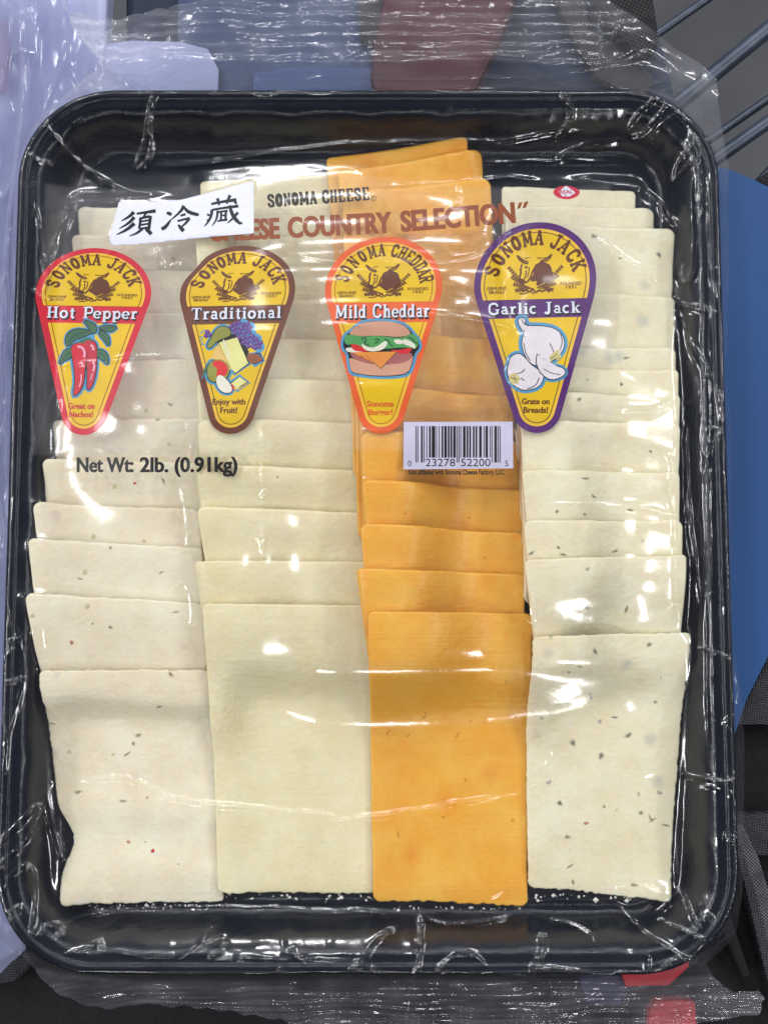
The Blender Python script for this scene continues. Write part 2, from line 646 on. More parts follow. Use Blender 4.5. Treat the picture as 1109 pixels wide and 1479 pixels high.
m_maroon = plain('maroon_packet', srgb(70, 2, 16), 0.6, 0.10, 25, 0.0002, 60)
mp_ = prism('maroon_packet', [(540, 60), (560, -40), (760, -40), (722, 60), (690, 125), (640, 200), (560, 200), (535, 110)], -0.020, -0.010, m_maroon, bev=0.003)
tag(mp_, 'dark red packet lying behind the upper seal', 'packet')
m_navy = plain('navy_cloth', srgb(30, 40, 62), 0.7, 0.3, 24, 0.0006, 140)
m_slate = plain('slate_cloth', srgb(62, 76, 106), 0.7, 0.2, 18, 0.0006, 140)
m_pblue = plain('pale_blue_box', srgb(58, 82, 128), 0.5, 0.12, 14)
m_white = plain('white_paper', srgb(156, 162, 198), 0.6, 0.06, 14)
m_brown = weave_mat('brown_cloth', (0.035, 0.034, 0.036), (0.10, 0.095, 0.09), 0.0008, 0.8, 0.7)
cl = prism('navy_cloth', [(180, -60), (905, -60), (925, 20), (960, 60), (1000, 240), (900, 400), (180, 400)], -0.045, -0.026, m_navy, bev=0.005)
tag(cl, 'dark navy folded cloth underneath the whole upper tray edge', 'cloth')
cl = prism('slate_cloth', [(255, -60), (545, -60), (540, 120), (520, 230), (255, 230)], -0.0255, -0.021, m_slate, bev=0.003)
tag(cl, 'slate blue cloth behind the upper seal beside the white paper', 'cloth')
wp = prism('white_paper', [(140, 64), (190, 58), (260, 60), (300, 70), (316, 100), (312, 220), (150, 220)], -0.0200, -0.0175, m_white, bev=0.0005)
tag(wp, 'bright white paper sheet just above the dark tray corner', 'paper')
pb = prism('blue_box', [(365, 104), (430, 96), (545, 98), (560, 104), (560, 220), (365, 220)], -0.0205, -0.0165, m_pblue, bev=0.001)
tag(pb, 'light blue box edge showing above the tray rim', 'box')
bc = prism('brown_cloth', [(515, -60), (600, -60), (590, 20), (560, 66), (520, 60)], -0.0205, -0.0170, m_brown, bev=0.001)
tag(bc, 'brown woven cloth beside the maroon packet', 'cloth')
gc = prism('grey_cloth', [(775, -60), (845, -60), (850, 40), (905, 70), (945, 110), (930, 150), (860, 110), (830, 60)], -0.0255, -0.0200, m_brown, bev=0.002)
tag(gc, 'greyish woven cloth between the maroon packet and the black cuff', 'cloth')
m_cuff = weave_mat('black_knit', (0.004, 0.004, 0.004), (0.05, 0.05, 0.052), 0.0016, 0.85, 0.5)
cf = prism('black_cuff', [(850, -60), (935, -60), (946, 0), (951, 30), (952, 60), (930, 90), (900, 60), (870, 20)], -0.022, -0.012, m_cuff, bev=0.004)
tag(cf, 'black knitted cuff at the package corner near the cart bars', 'clothing')
cf = prism('black_cloth', [(1088, 262), (1109, 246), (1150, 240), (1150, 290), (1109, 272)], -0.018, -0.0125, m_cuff, bev=0.002)
tag(cf, 'small black knitted cloth above the blue folder corner', 'cloth')

# ================================================================== TRAY
TC = np.array([-0.0067, -0.0030])
THX, THY, TR = 0.1508, 0.1858, 0.041
PROF = [(0.0, 0.0185), (0.0001, 0.0225), (0.0012, 0.0238), (0.0035, 0.0238), (0.0048, 0.0226), (0.0075, 0.0224), (0.0088, 0.0218),
        (0.0112, 0.0195), (0.0138, 0.0130), (0.0162, 0.0065), (0.0185, 0.0028), (0.0215, 0.0009), (0.0235, 0.0012), (0.0262, 0.0), (0.045, 0.0)]


def rr_sdf(x, y):
    qx = np.abs(x - TC[0]) - (THX - TR)
    qy = np.abs(y - TC[1]) - (THY - TR)
    return np.hypot(np.maximum(qx, 0), np.maximum(qy, 0)) + np.minimum(np.maximum(qx, qy), 0) - TR


def tray_z(x, y, out=-0.004):
    d = -rr_sdf(x, y)
    px_ = np.array([p[0] for p in PROF])
    pz_ = np.array([p[1] for p in PROF])
    z = np.interp(d, px_, pz_)
    return np.where(d < 0, out, z)


m_tray, t, out = nt('black_tray_plastic')
p = N(t, 'ShaderNodeBsdfPrincipled', Roughness=0.24)
p.inputs['Base Color'].default_value = (0.0050, 0.0068, 0.0115, 1)
p.inputs['Specular IOR Level'].default_value = 0.36
co = objco(t)
n1 = N(t, 'ShaderNodeTexNoise', Scale=55.0, Detail=3.0)
L(t, co, n1.inputs['Vector'])
n2 = N(t, 'ShaderNodeTexNoise', Scale=900.0, Detail=2.0)
L(t, co, n2.inputs['Vector'])
b1 = N(t, 'ShaderNodeBump', Strength=1.0, Distance=0.0009)
L(t, n1.outputs[0], b1.inputs['Height'])
b2 = N(t, 'ShaderNodeBump', Strength=1.0, Distance=0.00011)
L(t, n2.outputs[0], b2.inputs['Height'])
L(t, b1.outputs[0], b2.inputs['Normal'])
L(t, b2.outputs[0], p.inputs['Normal'])
rr = ramp(t, [(0.35, (0.14,) * 3), (0.7, (0.27,) * 3)])
L(t, n1.outputs[0], rr.inputs[0])
L(t, rr.outputs[0], p.inputs['Roughness'])
L(t, p.outputs[0], out.inputs[0])


def rr_loop(d, n_arc=22, n_side=60):
    """rounded rectangle inset by d, constant vertex count"""
    hx, hy, r = THX - d, THY - d, max(TR - d, 0.004)
    P = []
    for (sx, sy, a0) in ((1, 1, 0), (-1, 1, 90), (-1, -1, 180), (1, -1, 270)):
        for k in range(n_arc + 1):
            a = math.radians(a0 + 90.0 * k / n_arc)
            P.append((sx * (hx - r) + r * math.cos(a), sy * (hy - r) + r * math.sin(a)))
        # side to next corner
        a = math.radians(a0 + 90)
        e = (P[-1][0], P[-1][1])
        nxt = {(1, 1): (-1, 1), (-1, 1): (-1, -1), (-1, -1): (1, -1), (1, -1): (1, 1)}[(sx, sy)]
        s = (nxt[0] * (hx - r) + r * math.cos(a), nxt[1] * (hy - r) + r * math.sin(a))
        for k in range(1, n_side):
            u = k / n_side
            P.append((e[0] + (s[0] - e[0]) * u, e[1] + (s[1] - e[1]) * u))
    return P


V, F = [], []
prof = []
for i in range(len(PROF) - 1):
    for u in (0, 0.5):
        prof.append((PROF[i][0] * (1 - u) + PROF[i + 1][0] * u, PROF[i][1] * (1 - u) + PROF[i + 1][1] * u))
prof.append(PROF[-1])
under = [(d + 0.0007, z - 0.0007) for d, z in prof[::-1]]
loops = under + prof if False else prof
n0 = None
for d, z in loops:
    P = rr_loop(d)
    n0 = len(P)
    for k, (x, y) in enumerate(P):
        # shallow flutes pressed into the side walls
        w = math.exp(-((d - 0.0138) / 0.0042) ** 2)
        ang = math.atan2(y, x)
        along = x if abs(y) / THY > abs(x) / THX else y
        fl_ = 0.0007 * w * (0.5 + 0.5 * math.cos(2 * math.pi * along / 0.0335)) ** 6
        rx, ry = x / max(math.hypot(x, y), 1e-6), y / max(math.hypot(x, y), 1e-6)
        V.append((TC[0] + x - rx * fl_ * 1.5, TC[1] + y - ry * fl_ * 1.5, z + fl_))
for i in range(len(loops) - 1):
    for k in range(n0):
        F.append((i * n0 + k, i * n0 + (k + 1) % n0, (i + 1) * n0 + (k + 1) % n0, (i + 1) * n0 + k))
F.append(tuple((len(loops) - 1) * n0 + k for k in range(n0)))
tray = mesh_obj('food_tray', V, F, m_tray)
sm = tray.modifiers.new('wall', 'SOLIDIFY')
sm.thickness = 0.0006
sm.offset = -1
tag(tray, 'black glossy plastic tray with rounded corners holding the cheese slices', 'tray')

# ================================================================== CHEESE
GX0, GX1, GY0, GY1, GS = -0.200, 0.200, -0.250, 0.250, 0.001
gx = np.arange(GX0, GX1 + 1e-9, GS)
gy = np.arange(GY0, GY1 + 1e-9, GS)
GXX, GYY = np.meshgrid(gx, gy)


def samp(H, x, y, step=GS):
    fx_ = np.clip((np.asarray(x) - GX0) / step, 0, H.shape[1] - 1.001)
    fy_ = np.clip((np.asarray(y) - GY0) / step, 0, H.shape[0] - 1.001)
    i, j = np.floor(fx_).astype(int), np.floor(fy_).astype(int)
    a, b = fx_ - i, fy_ - j
    return (H[j, i] * (1 - a) * (1 - b) + H[j, i + 1] * a * (1 - b) + H[j + 1, i] * (1 - a) * b + H[j + 1, i + 1] * a * b)


CH = tray_z(GXX, GYY).astype(float)      # height of everything so far inside the tray
CH0 = CH.copy()
T_SL = 0.0025

pale = srgb(236, 229, 208)
m_hot = cheese_mat('hot_pepper_jack', srgb(238, 223, 192), srgb(248, 238, 212),
                   [(95, 0.07, srgb(190, 178, 120), 1.3, 0.06, 0.7), (60, 0.06, srgb(200, 176, 178), 4.1, 0.12, 0.35)])
m_trad = cheese_mat('traditional_jack', srgb(235, 222, 176), srgb(244, 234, 196), [(45, 0.08, srgb(214, 206, 170), 2.2, 0.2, 0.3)], streak=0.00014)
m_ched = cheese_mat('mild_cheddar', srgb(244, 172, 48), srgb(250, 192, 78), [(52, 0.09, srgb(232, 146, 30), 3.1, 0.25, 0.5)], streak=0.00022, pit=0.00018)
m_garl = cheese_mat('garlic_jack', srgb(236, 224, 186), srgb(247, 238, 208),
                    [(100, 0.05, srgb(130, 136, 110), 0.7, 0.05, 0.55), (62, 0.08, srgb(178, 184, 176), 5.3, 0.16, 0.5)])
m_flek_g = plain('herb_green', srgb(92, 96, 62), 0.6, 0.3, 900)
m_flek_d = plain('herb_dark', srgb(84, 92, 84), 0.6, 0.3, 900)
m_flek_r = plain('pepper_red', srgb(205, 58, 34), 0.5, 0.3, 900)
m_flek_o = plain('pepper_olive', srgb(150, 138, 70), 0.5, 0.3, 900)
m_crumb = plain('cheese_crumb', srgb(240, 238, 226), 0.6, 0.1, 900)

# each column: list of slices from the top of the picture (bottom of the pile) down to the uppermost slice
# (top-left px, top-right px); every slice is as long as the uppermost one
COLUMNS = [
    dict(key='hot_pepper_cheese_slice', mat=m_hot, word='pale pepper jack', cat='cheese slice', seed=1, rough=1.0,
         full=[(62, 968), (301, 968), (323, 1302), (92, 1305)],
         rows=[((113, 300), (300, 296)), ((104, 340), (288, 338)), ((96, 388), (285, 392)), ((92, 455), (284, 452)),
               ((88, 524), (280, 520)), ((76, 606), (284, 604)), ((66, 664), (286, 668)), ((56, 728), (276, 734)),
               ((50, 780), (280, 790)), ((47, 858), (283, 872))]),
    dict(key='traditional_cheese_slice', mat=m_trad, word='smooth ivory jack', cat='cheese slice', seed=2, rough=0.35,
         full=[(297, 872), (536, 874), (541, 1292), (317, 1288)],
         rows=[((290, 262), (488, 250)), ((288, 300), (492, 292)), ((288, 345), (496, 338)), ((290, 392), (500, 384)), ((292, 440), (506, 434)), ((292, 496), (516, 492)),
               ((292, 556), (522, 553)), ((293, 616), (526, 614)), ((291, 678), (530, 682)), ((292, 736), (530, 742)),
               ((284, 812), (526, 812))]),
    dict(key='cheddar_cheese_slice', mat=m_ched, word='orange mild cheddar', cat='cheese slice', seed=3, rough=0.3,
         full=[(532, 884), (768, 886), (762, 1309), (539, 1300)],
         rows=[((474, 230), (668, 206)), ((490, 250), (690, 220)), ((496, 282), (702, 258)), ((500, 348), (706, 338)),
               ((506, 410), (716, 408)), ((514, 490), (726, 492)), ((522, 572), (738, 572)), ((527, 634), (746, 636)),
               ((528, 702), (751, 708)), ((524, 763), (752, 770)), ((519, 824), (751, 830))]),
    dict(key='garlic_cheese_slice', mat=m_garl, word='herb flecked garlic jack', cat='cheese slice', seed=4, rough=0.8,
         full=[(762, 918), (997, 914), (966, 1301), (762, 1281)],
         rows=[((728, 268), (918, 276)), ((732, 296), (945, 300)), ((742, 322), (972, 332)), ((744, 420), (974, 430)), ((745, 506), (974, 503)), ((747, 538), (978, 535)),
               ((748, 576), (977, 572)), ((749, 616), (977, 613)), ((751, 686), (976, 684)), ((752, 757), (980, 753)),
               ((752, 812), (984, 803))]),
]
ORD = ['uppermost', 'second', 'third', 'fourth', 'fifth', 'sixth', 'seventh', 'eighth', 'ninth', 'tenth', 'eleventh', 'twelfth', 'thirteenth']


def slice_mesh(name, quad, mat, H, seed, rough, t=T_SL, nu=46, nv=70, support=5, fine=False):
    nu, nv = (110, 190) if fine else (72, 46)
    """quad: world xy of TL, TR, BR, BL.  Drapes over H, returns object and stamps H."""
    TL, TR_, BR, BL = [np.array(q) for q in quad]
    u = np.linspace(0, 1, nu)
    v = np.linspace(0, 1, nv)
    # crowd rows at the ends for a crisp edge
    u = 0.5 - 0.5 * np.cos(np.pi * u) * (0.35 + 0.65 * np.abs(np.cos(np.pi * u)) ** 0.0)
    u = (0.55 * np.linspace(0, 1, nu) + 0.45 * u)
    v = (0.5 * np.linspace(0, 1, nv) + 0.5 * (0.5 - 0.5 * np.cos(np.pi * v)))
    U, Vv = np.meshgrid(u, v)
    wid = np.linalg.norm(TR_ - TL)
    hei = np.linalg.norm(BL - TL)
    # rounded corners and crumbly edges: shift in metres
    su, sv = U * wid, Vv * hei

    def corner(dd, r):
        q = np.clip((r - dd) / r, 0, 1)
        return r * (1 - np.sqrt(1 - q * q * 0.97))
    r1 = 0.0022 + 0.002 * ((seed * 7) % 5) / 5
    dside = np.minimum(su, wid - su)
    k1 = corner(dside, r1)
    endw_t = (1 - Vv) ** 6
    endw_b = Vv ** 6
    ct = k1 * endw_t
    cb = k1 * endw_b
    nz = lambda a, s, f: fbm(a * f, np.full_like(a, s * 3.7), seed * 31 + int(s * 10), 2)
    e_t = (nz(su, 1, 560 if nv > 100 else 260) * 0.00034 * rough + nz(su, 2, 45) * 0.00022) * endw_t
    e_b = (nz(su, 3, 450) * 0.00036 * 1.3 * max(rough, 0.75) + nz(su, 4, 45) * 0.0003) * endw_b
    e_l = (nz(sv, 5, 560 if nv > 100 else 200) * (0.00030 if nv > 100 else 0.00012) * rough + nz(sv, 6, 28) * 0.00028) * (1 - U) ** 8
    e_r = (nz(sv, 7, 560 if nv > 100 else 200) * (0.00034 if nv > 100 else 0.00012) * rough + nz(sv, 8, 28) * 0.00028) * U ** 8
    SU = (su + e_l + e_r) / wid
    if fine and name.startswith('hot'):
        SU = SU + (20 * DIST / FPX / wid) * np.exp(-((Vv - 0.73) / 0.11) ** 2) * (1 - U) ** 4
    SV = (sv + ct - cb + e_t + e_b) / hei
    P = (TL[None, None] * ((1 - SU) * (1 - SV))[..., None] + TR_[None, None] * (SU * (1 - SV))[..., None]
         + BR[None, None] * (SU * SV)[..., None] + BL[None, None] * ((1 - SU) * SV)[..., None])
    x, y = P[..., 0], P[..., 1]
    # resting surface
    pad = 0.02
    j0 = max(0, int((min(y.min(), 9) - pad - GY0) / GS))
    j1 = min(H.shape[0], int((y.max() + pad - GY0) / GS))
    i0 = max(0, int((x.min() - pad - GX0) / GS))
    i1 = min(H.shape[1], int((x.max() + pad - GX0) / GS))
    sub = H[j0:j1, i0:i1]
    xs, ys = GXX[j0:j1, i0:i1], GYY[j0:j1, i0:i1]
    # mask of footprint by affine inverse
    A = np.array([TR_ - TL, BL - TL]).T
    Ai = np.linalg.inv(A)
    du = Ai[0, 0] * (xs - TL[0]) + Ai[0, 1] * (ys - TL[1])
    dv = Ai[1, 0] * (xs - TL[0]) + Ai[1, 1] * (ys - TL[1])
    # correct for non-parallel sides
    for _ in range(4):
        px_ = TL[0] * (1 - du) * (1 - dv) + TR_[0] * du * (1 - dv) + BR[0] * du * dv + BL[0] * (1 - du) * dv
        py_ = TL[1] * (1 - du) * (1 - dv) + TR_[1] * du * (1 - dv) + BR[1] * du * dv + BL[1] * (1 - du) * dv
        ex, ey = xs - px_, ys - py_
        du += Ai[0, 0] * ex + Ai[0, 1] * ey
        dv += Ai[1, 0] * ex + Ai[1, 1] * ey
    foot = (du > -0.004) & (du < 1.004) & (dv > -0.004) & (dv < 1.004)
    inner = np.where(foot, sub, np.nan)
    base = np.where(foot, sub, np.nanmin(inner) if foot.any() else 0)
    def maxf(a_, r_):
        for ax in (0, 1):
            o_ = a_.copy()
            for k_ in range(1, r_ + 1):
                o_ = np.maximum(o_, np.roll(a_, k_, ax))
                o_ = np.maximum(o_, np.roll(a_, -k_, ax))
            a_ = o_
        return a_
    w = blur(foot.astype(float), 4.0)
    fill = blur(np.where(foot, sub, 0.0), 4.0) / np.maximum(w, 1e-3)
    src = np.where(foot, sub, np.where(w > 0.02, fill, 0))
    B = blur(maxf(src, support), support * 0.65)
    B = np.where(foot, np.maximum(sub, B), B)
    B = np.where(foot, np.maximum(B, blur(B, 1.5)), B)
    full = np.zeros_like(H)
    full[j0:j1, i0:i1] = B
    zb = samp(full, x, y) + 0.00015
    warp = fbm(su * 40, sv * 40, seed + 5, 2) * 0.00014
    zt = zb + t + warp
    if fine and name.startswith('hot'):
        buck = 0.0017 * np.exp(-((Vv - 0.585 - 0.03 * U) / 0.085) ** 2) + 0.0021 * np.exp(-((Vv - 0.87) / 0.085) ** 2) + 0.0008 * np.exp(-((Vv - 0.2) / 0.2) ** 2)
        zt = zt + buck
    # rounded upper edge
    de = np.minimum(np.minimum(su, wid - su), np.minimum(sv, hei - sv))
    zt -= 0.00045 * np.clip(1 - de / 0.0006, 0, 1) ** 2
    ny, nx = x.shape
    Vt = np.stack([x, y, zt], -1).reshape(-1, 3)
    ring = [(0, i) for i in range(nx)] + [(j, nx - 1) for j in range(1, ny)] + [(ny - 1, i) for i in range(nx - 2, -1, -1)] + [(j, 0) for j in range(ny - 2, 0, -1)]
    faces = []
    for j in range(ny - 1):
        for i in range(nx - 1):
            a = j * nx + i
            faces.append((a, a + nx, a + nx + 1, a + 1))
    nb = len(Vt)
    Vb = np.stack([x, y, zt - t + 0.00045], -1).reshape(-1, 3)
    for j in range(ny - 1):
        for i in range(nx - 1):
            a = nb + j * nx + i
            faces.append((a, a + 1, a + nx + 1, a + nx))
    nr_ = len(ring)
    for k in range(nr_):
        j, i = ring[k]
        j2, i2 = ring[(k + 1) % nr_]
        faces.append((j * nx + i, j2 * nx + i2, nb + j2 * nx + i2, nb + j * nx + i))
    o = mesh_obj(name, np.vstack([Vt, np.array(Vb)]), faces, mat)
    Hs = B + t + (0.0022 if fine and name.startswith('hot') else 0.0003)
    H[j0:j1, i0:i1] = np.where(foot, np.maximum(sub, Hs), sub)
    return o


ALL_SLICES = []
for C in COLUMNS:
    fq = C['full']
    rows = C['rows'] + [(fq[0], fq[1])]
    n = len(rows)
    zt_top = 0.0145
    TLw, TRw = UP(*fq[0], zt_top), UP(*fq[1], zt_top)
    BRw, BLw = UP(*fq[2], 0.004), UP(*fq[3], 0.004)
    dl = np.array(BLw) - np.array(TLw)
    dr = np.array(BRw) - np.array(TRw)
    objs = []
    for k, (a, b) in enumerate(rows):
        z = 0.003 + min(k, 5) * 0.0021
        b = (b[0] + {1: 13, 2: 7, 3: 5, 4: 0}[C['seed']], b[1])
        a = (a[0] - {1: 0, 2: 0, 3: 3, 4: 4}[C['seed']], a[1])
        tl, tr = np.array(UP(*a, z)), np.array(UP(*b, z))
        if k == n - 1:
            q = [TLw, TRw, BRw, BLw]
        else:
            # same slice, turned a little as its top edge lies
            ey = (tr - tl) / np.linalg.norm(tr - tl)
            dn = np.array([ey[1], -ey[0]])
            ln = np.linalg.norm(dl) * (1.0 if k > 0 else 0.99)
            lf = min(0.72, max(0.36, (fq[0][1] + 70 - a[1]) / 420.0))
            mixd = (dn * ln * 0.4 + dl * 0.6) * lf
            ctr = (tl + tr) / 2 + mixd
            q = [tl, tr, ctr + (tr - tl) * (0.5 if C['seed'] < 4 else 0.475), ctr - (tr - tl) * (0.475 if k < n - 4 else 0.42)]
        o = slice_mesh(C['key'], q, C['mat'], CH, C['seed'] * 20 + k, C['rough'], support=(9 if C['seed'] != 1 else 5) if k == n - 1 else 5, fine=k == n - 1)
        objs.append((o, k))
    side = {1: 'beside the left tray rim', 2: 'in the ivory row', 3: 'in the orange row', 4: 'beside the blue folder'}[C['seed']]
    for o, k in objs:
        m = n - 1 - k
        if k == n - 1:
            lab = 'uppermost fully visible ' + C['word'] + ' slice ' + side
        elif k == 0:
            lab = C['word'] + ' slice farthest back ' + side
        else:
            lab = C['word'] + ' slice, ' + ORD[m] + ' from the whole slice upward ' + side
        words = lab.split()
        tag(o, ' '.join(words[:16]), C['cat'], C['word'] + ' slices shingled in a row')
    ALL_SLICES.append(objs)

# herb and pepper flecks, each lying on the slice it belongs to: (px, py, length, width, angle, kind)
FLECKS = {
    0: [(195, 698, 8, 6, 20, 'r'), (236, 694, 12, 4, 60, 'd'), (246, 584, 9, 5, 30, 'o'), (228, 606, 9, 5, 0, 'o'), (116, 836, 13, 6, 0, 'p'), (56, 841, 17, 2.5, 15, 'd'),
        (160, 791, 5, 5, 0, 'o'), (233, 827, 8, 3, -20, 'o'), (104, 928, 10, 9, 40, 'b'), (134, 901, 3, 3, 0, 'k'), (160, 906, 7, 5, 0, 'o'), (254, 884, 12, 3, -10, 'o'),
        (247, 974, 10, 7, 40, 'o'), (230, 1021, 11, 4, -25, 'o'), (76, 1045, 10, 3, 20, 'o'), (200, 1062, 13, 5, -15, 'o'), (193, 1074, 7, 6, 0, 'o'), (184, 1089, 13, 4, -35, 'o'),
        (178, 1157, 12, 4, 0, 'o'), (213, 1152, 4, 3, 0, 'k'), (113, 1144, 12, 6, 0, 'o'), (186, 1216, 11, 7, 10, 'c'), (221, 1229, 8, 11, 0, 'r'), (210, 1216, 8, 3, 0, 'p'), (258, 1248, 4, 4, 0, 'p'),
        (110, 333, 7, 3, 60, 'd')],
    1: [(401, 689, 3, 3, 0, 'o')],
    2: [(585, 742, 7, 4, 0, 'c2'), (677, 748, 8, 5, 30, 'c2'), (700, 806, 7, 4, 50, 'c2'), (560, 1058, 14, 4, -60, 'c2'), (590, 1062, 10, 3, -60, 'c2'), (612, 1036, 12, 4, -30, 'c2'), (614, 1030, 8, 3, 60, 'c2'), (660, 1062, 14, 4, -60, 'c2'),
        (575, 1205, 16, 4, 70, 'c2'), (740, 1185, 9, 7, 0, 'c2'), (672, 1126, 9, 4, 70, 'c2'), (720, 1000, 12, 3, -50, 'c2'), (730, 985, 9, 3, -60, 'c2'), (680, 1042, 8, 3, -70, 'c2'), (640, 1180, 8, 3, 20, 'c2')],
    3: [(857, 341, 9, 7, 0, 'd'), (951, 368, 9, 7, 40, 'd'), (895, 373, 5, 3, 0, 'd'), (904, 517, 11, 3, -5, 'd'), (897, 555, 5, 5, 0, 'k'), (836, 577, 7, 6, 0, 'd'), (939, 652, 5, 5, 0, 'd'),
        (845, 691, 13, 3, -5, 'd'), (857, 717, 9, 4, 20, 'd'), (804, 739, 5, 5, 0, 'k'), (844, 743, 4, 4, 0, 'k'), (910, 737, 11, 4, 20, 'o'), (767, 799, 10, 4, -30, 'd'), (806, 791, 5, 4, 40, 'k'),
        (813, 801, 10, 4, 0, 'd'), (888, 796, 10, 4, -20, 'd'), (848, 877, 9, 6, 0, 'k'), (904, 880, 5, 10, 10, 'o'), (848, 822, 10, 8, 0, 'p'), (937, 931, 6, 9, 30, 'd'), (859, 941, 7, 9, -30, 'd'),
        (837, 963, 8, 2, 15, 'd'), (821, 971, 4, 3, 0, 'o'), (946, 1014, 6, 4, 0, 'd'), (887, 1036, 9, 3, 5, 'k'), (853, 1008, 8, 8, 0, 'p'), (866, 1042, 9, 9, 0, 'p'), (827, 1073, 10, 9, 0, 'd'),
        (907, 1062, 11, 7, -40, 'd'), (868, 1092, 10, 7, -50, 'd'), (867, 1090, 6, 4, 0, 'd'), (792, 1130, 12, 9, 0, 'p'), (808, 1160, 9, 7, 0, 'k'), (872, 1165, 5, 4, 0, 'o'), (846, 1189, 13, 6, -15, 'c'),
        (925, 1174, 6, 7, 0, 'd'), (939, 1182, 12, 3, 60, 'o'), (942, 1184, 12, 3, -20, 'o'), (961, 1192, 13, 3, 15, 'd'), (952, 1145, 12, 9, 0, 'p'), (819, 1209, 8, 6, 0, 'd'),
        (823, 1251, 14, 3, -25, 'd'), (827, 1274, 5, 7, 0, 'd'), (915, 1278, 12, 4, 0, 'o')],
}
def fleck_mat(name, col, alpha):
    m, t, out = nt(name)
    p = N(t, 'ShaderNodeBsdfPrincipled', Roughness=0.5)
    n = N(t, 'ShaderNodeTexNoise', Scale=1500.0, Detail=2.0)
    L(t, objco(t), n.inputs['Vector'])
    r = ramp(t, [(0.3, tuple(c * 0.75 for c in col)), (0.7, tuple(min(1, c * 1.25) for c in col))])
    L(t, n.outputs[0], r.inputs[0])
    L(t, r.outputs[0], p.inputs['Base Color'])
    p.inputs['Alpha'].default_value = alpha
    L(t, p.outputs[0], out.inputs[0])
    return m


m_flek_d = fleck_mat('herb_dark', srgb(104, 106, 90), 0.66)
m_flek_o = fleck_mat('pepper_olive', srgb(158, 142, 84), 0.8)
FK = {'c2': fleck_mat('cheddar_pit', srgb(222, 146, 50), 0.42), 'h': fleck_mat('fleck_halo', srgb(190, 188, 165), 0.28), 'r': m_flek_r, 'd': m_flek_d, 'o': m_flek_o, 'g': m_flek_g, 'k': fleck_mat('fleck_black', srgb(58, 62, 50), 0.85),
      'p': fleck_mat('fleck_pale', srgb(176, 174, 170), 0.5), 'b': fleck_mat('fleck_brown', srgb(186, 132, 84), 0.85), 'c': fleck_mat('fleck_rust', srgb(204, 140, 104), 0.7)}
from mathutils.bvhtree import BVHTree
for ci, fl_ in FLECKS.items():
    fl_ = [(x_, y_, a_ * 1.7, b_ * 1.9, g_, 'h') for (x_, y_, a_, b_, g_, k_) in fl_ if k_ in 'dko'] + fl_
    trees = []
    for o, k in ALL_SLICES[ci]:
        me = o.data
        trees.append((BVHTree.FromPolygons([v.co for v in me.vertices], [tuple(p.vertices) for p in me.polygons]), o))
    buckets = {}
    for (px, py, a, b, ang, kd) in fl_:
        zz = 0.012
        for _ in range(4):
            x, y = UP(px, py, zz)
            best = None
            for tr_, o in trees:
                h = tr_.ray_cast(Vector((float(x), float(y), 0.1)), Vector((0, 0, -1)))
                if h[0] is not None and (best is None or h[0].z > best[0].z):
                    best = (h[0], h[1], o)
            if best is None:
                break
            zz = best[0].z
        if best is None:
            continue
        hit, nor, o = best
        s = DIST / FPX * 0.97
        a, b = a * (0.6 if ci == 0 else 0.68), b * (0.6 if ci == 0 else 0.68)
        bk = buckets.setdefault(o.name, (o, {}))[1].setdefault(kd, ([], []))
        Vl, Fl = bk
        base = len(Vl)
        nn_ = 12
        ca, sa = math.cos(math.radians(-ang)), math.sin(math.radians(-ang))
        for ring_, hgt in ((1.0, 0.00002), (0.6, 0.00016)):
            for i in range(nn_):
                t_ = 2 * math.pi * i / nn_
                rr_ = ring_ * (1 + 0.16 * math.sin(2 * t_ + px) + 0.12 * math.sin(3 * t_ + py))
                lx, ly = a / 2 * s * rr_ * math.cos(t_), b / 2 * s * rr_ * math.sin(t_)
                wx, wy = hit.x + lx * ca - ly * sa, hit.y + lx * sa + ly * ca
                wz = hit.z - ((wx - hit.x) * nor.x + (wy - hit.y) * nor.y) / max(abs(nor.z), 0.3) * (1 if nor.z > 0 else -1) + hgt
                Vl.append((wx, wy, wz))
        for i in range(nn_):
            Fl.append((base + i, base + (i + 1) % nn_, base + nn_ + (i + 1) % nn_, base + nn_ + i))
        Fl.append(tuple(base + nn_ + i for i in range(nn_)))
    for o, kinds in buckets.values():
        for kd, (Vl, Fl) in kinds.items():
            f = mesh_obj('herb_fleck' if ci == 3 else ('torn_pit' if ci == 2 else 'pepper_fleck'), Vl, Fl, FK[kd], o)
            f['kind'] = 'stuff'

# loose crumbs along the lower ends
Vl, Fl = [], []
for i in range(130):
    c = random.choice([(95, 320, 1306), (322, 536, 1292), (545, 755, 1309), (770, 965, 1292), (100, 300, 1308)])
    px, py = random.uniform(c[0], c[1]), c[2] + abs(random.gauss(0, 4)) + (5 if random.random() < .1 else 0)
    x, y = UP(px, py, 0.002)
    r = random.uniform(0.0002, 0.0008) * (1.5 if random.random() < .1 else 1)
    b = len(Vl)
    for dx, dy, dz in ((1, 0, 0), (0, 1, 0), (-1, 0, 0), (0, -1, 0), (0, 0, 1), (0, 0, -1)):
        Vl.append((float(x) + dx * r * random.uniform(.6, 1.3), float(y) + dy * r * random.uniform(.6, 1.3), 0.0012 + r * 0.6 + dz * r * 0.6))
    for f in ((0, 1, 4), (1, 2, 4), (2, 3, 4), (3, 0, 4), (1, 0, 5), (2, 1, 5), (3, 2, 5), (0, 3, 5)):
        Fl.append(tuple(b + q for q in f))
cr = mesh_obj('cheese_crumbs', Vl, Fl, m_crumb, smooth=False)
tag(cr, 'white cheese crumbs scattered on the tray floor below the slices', 'crumbs', kind='stuff')

# ================================================================== FILM SURFACE
OBST = np.maximum(tray_z(GXX, GYY, -0.002), CH)


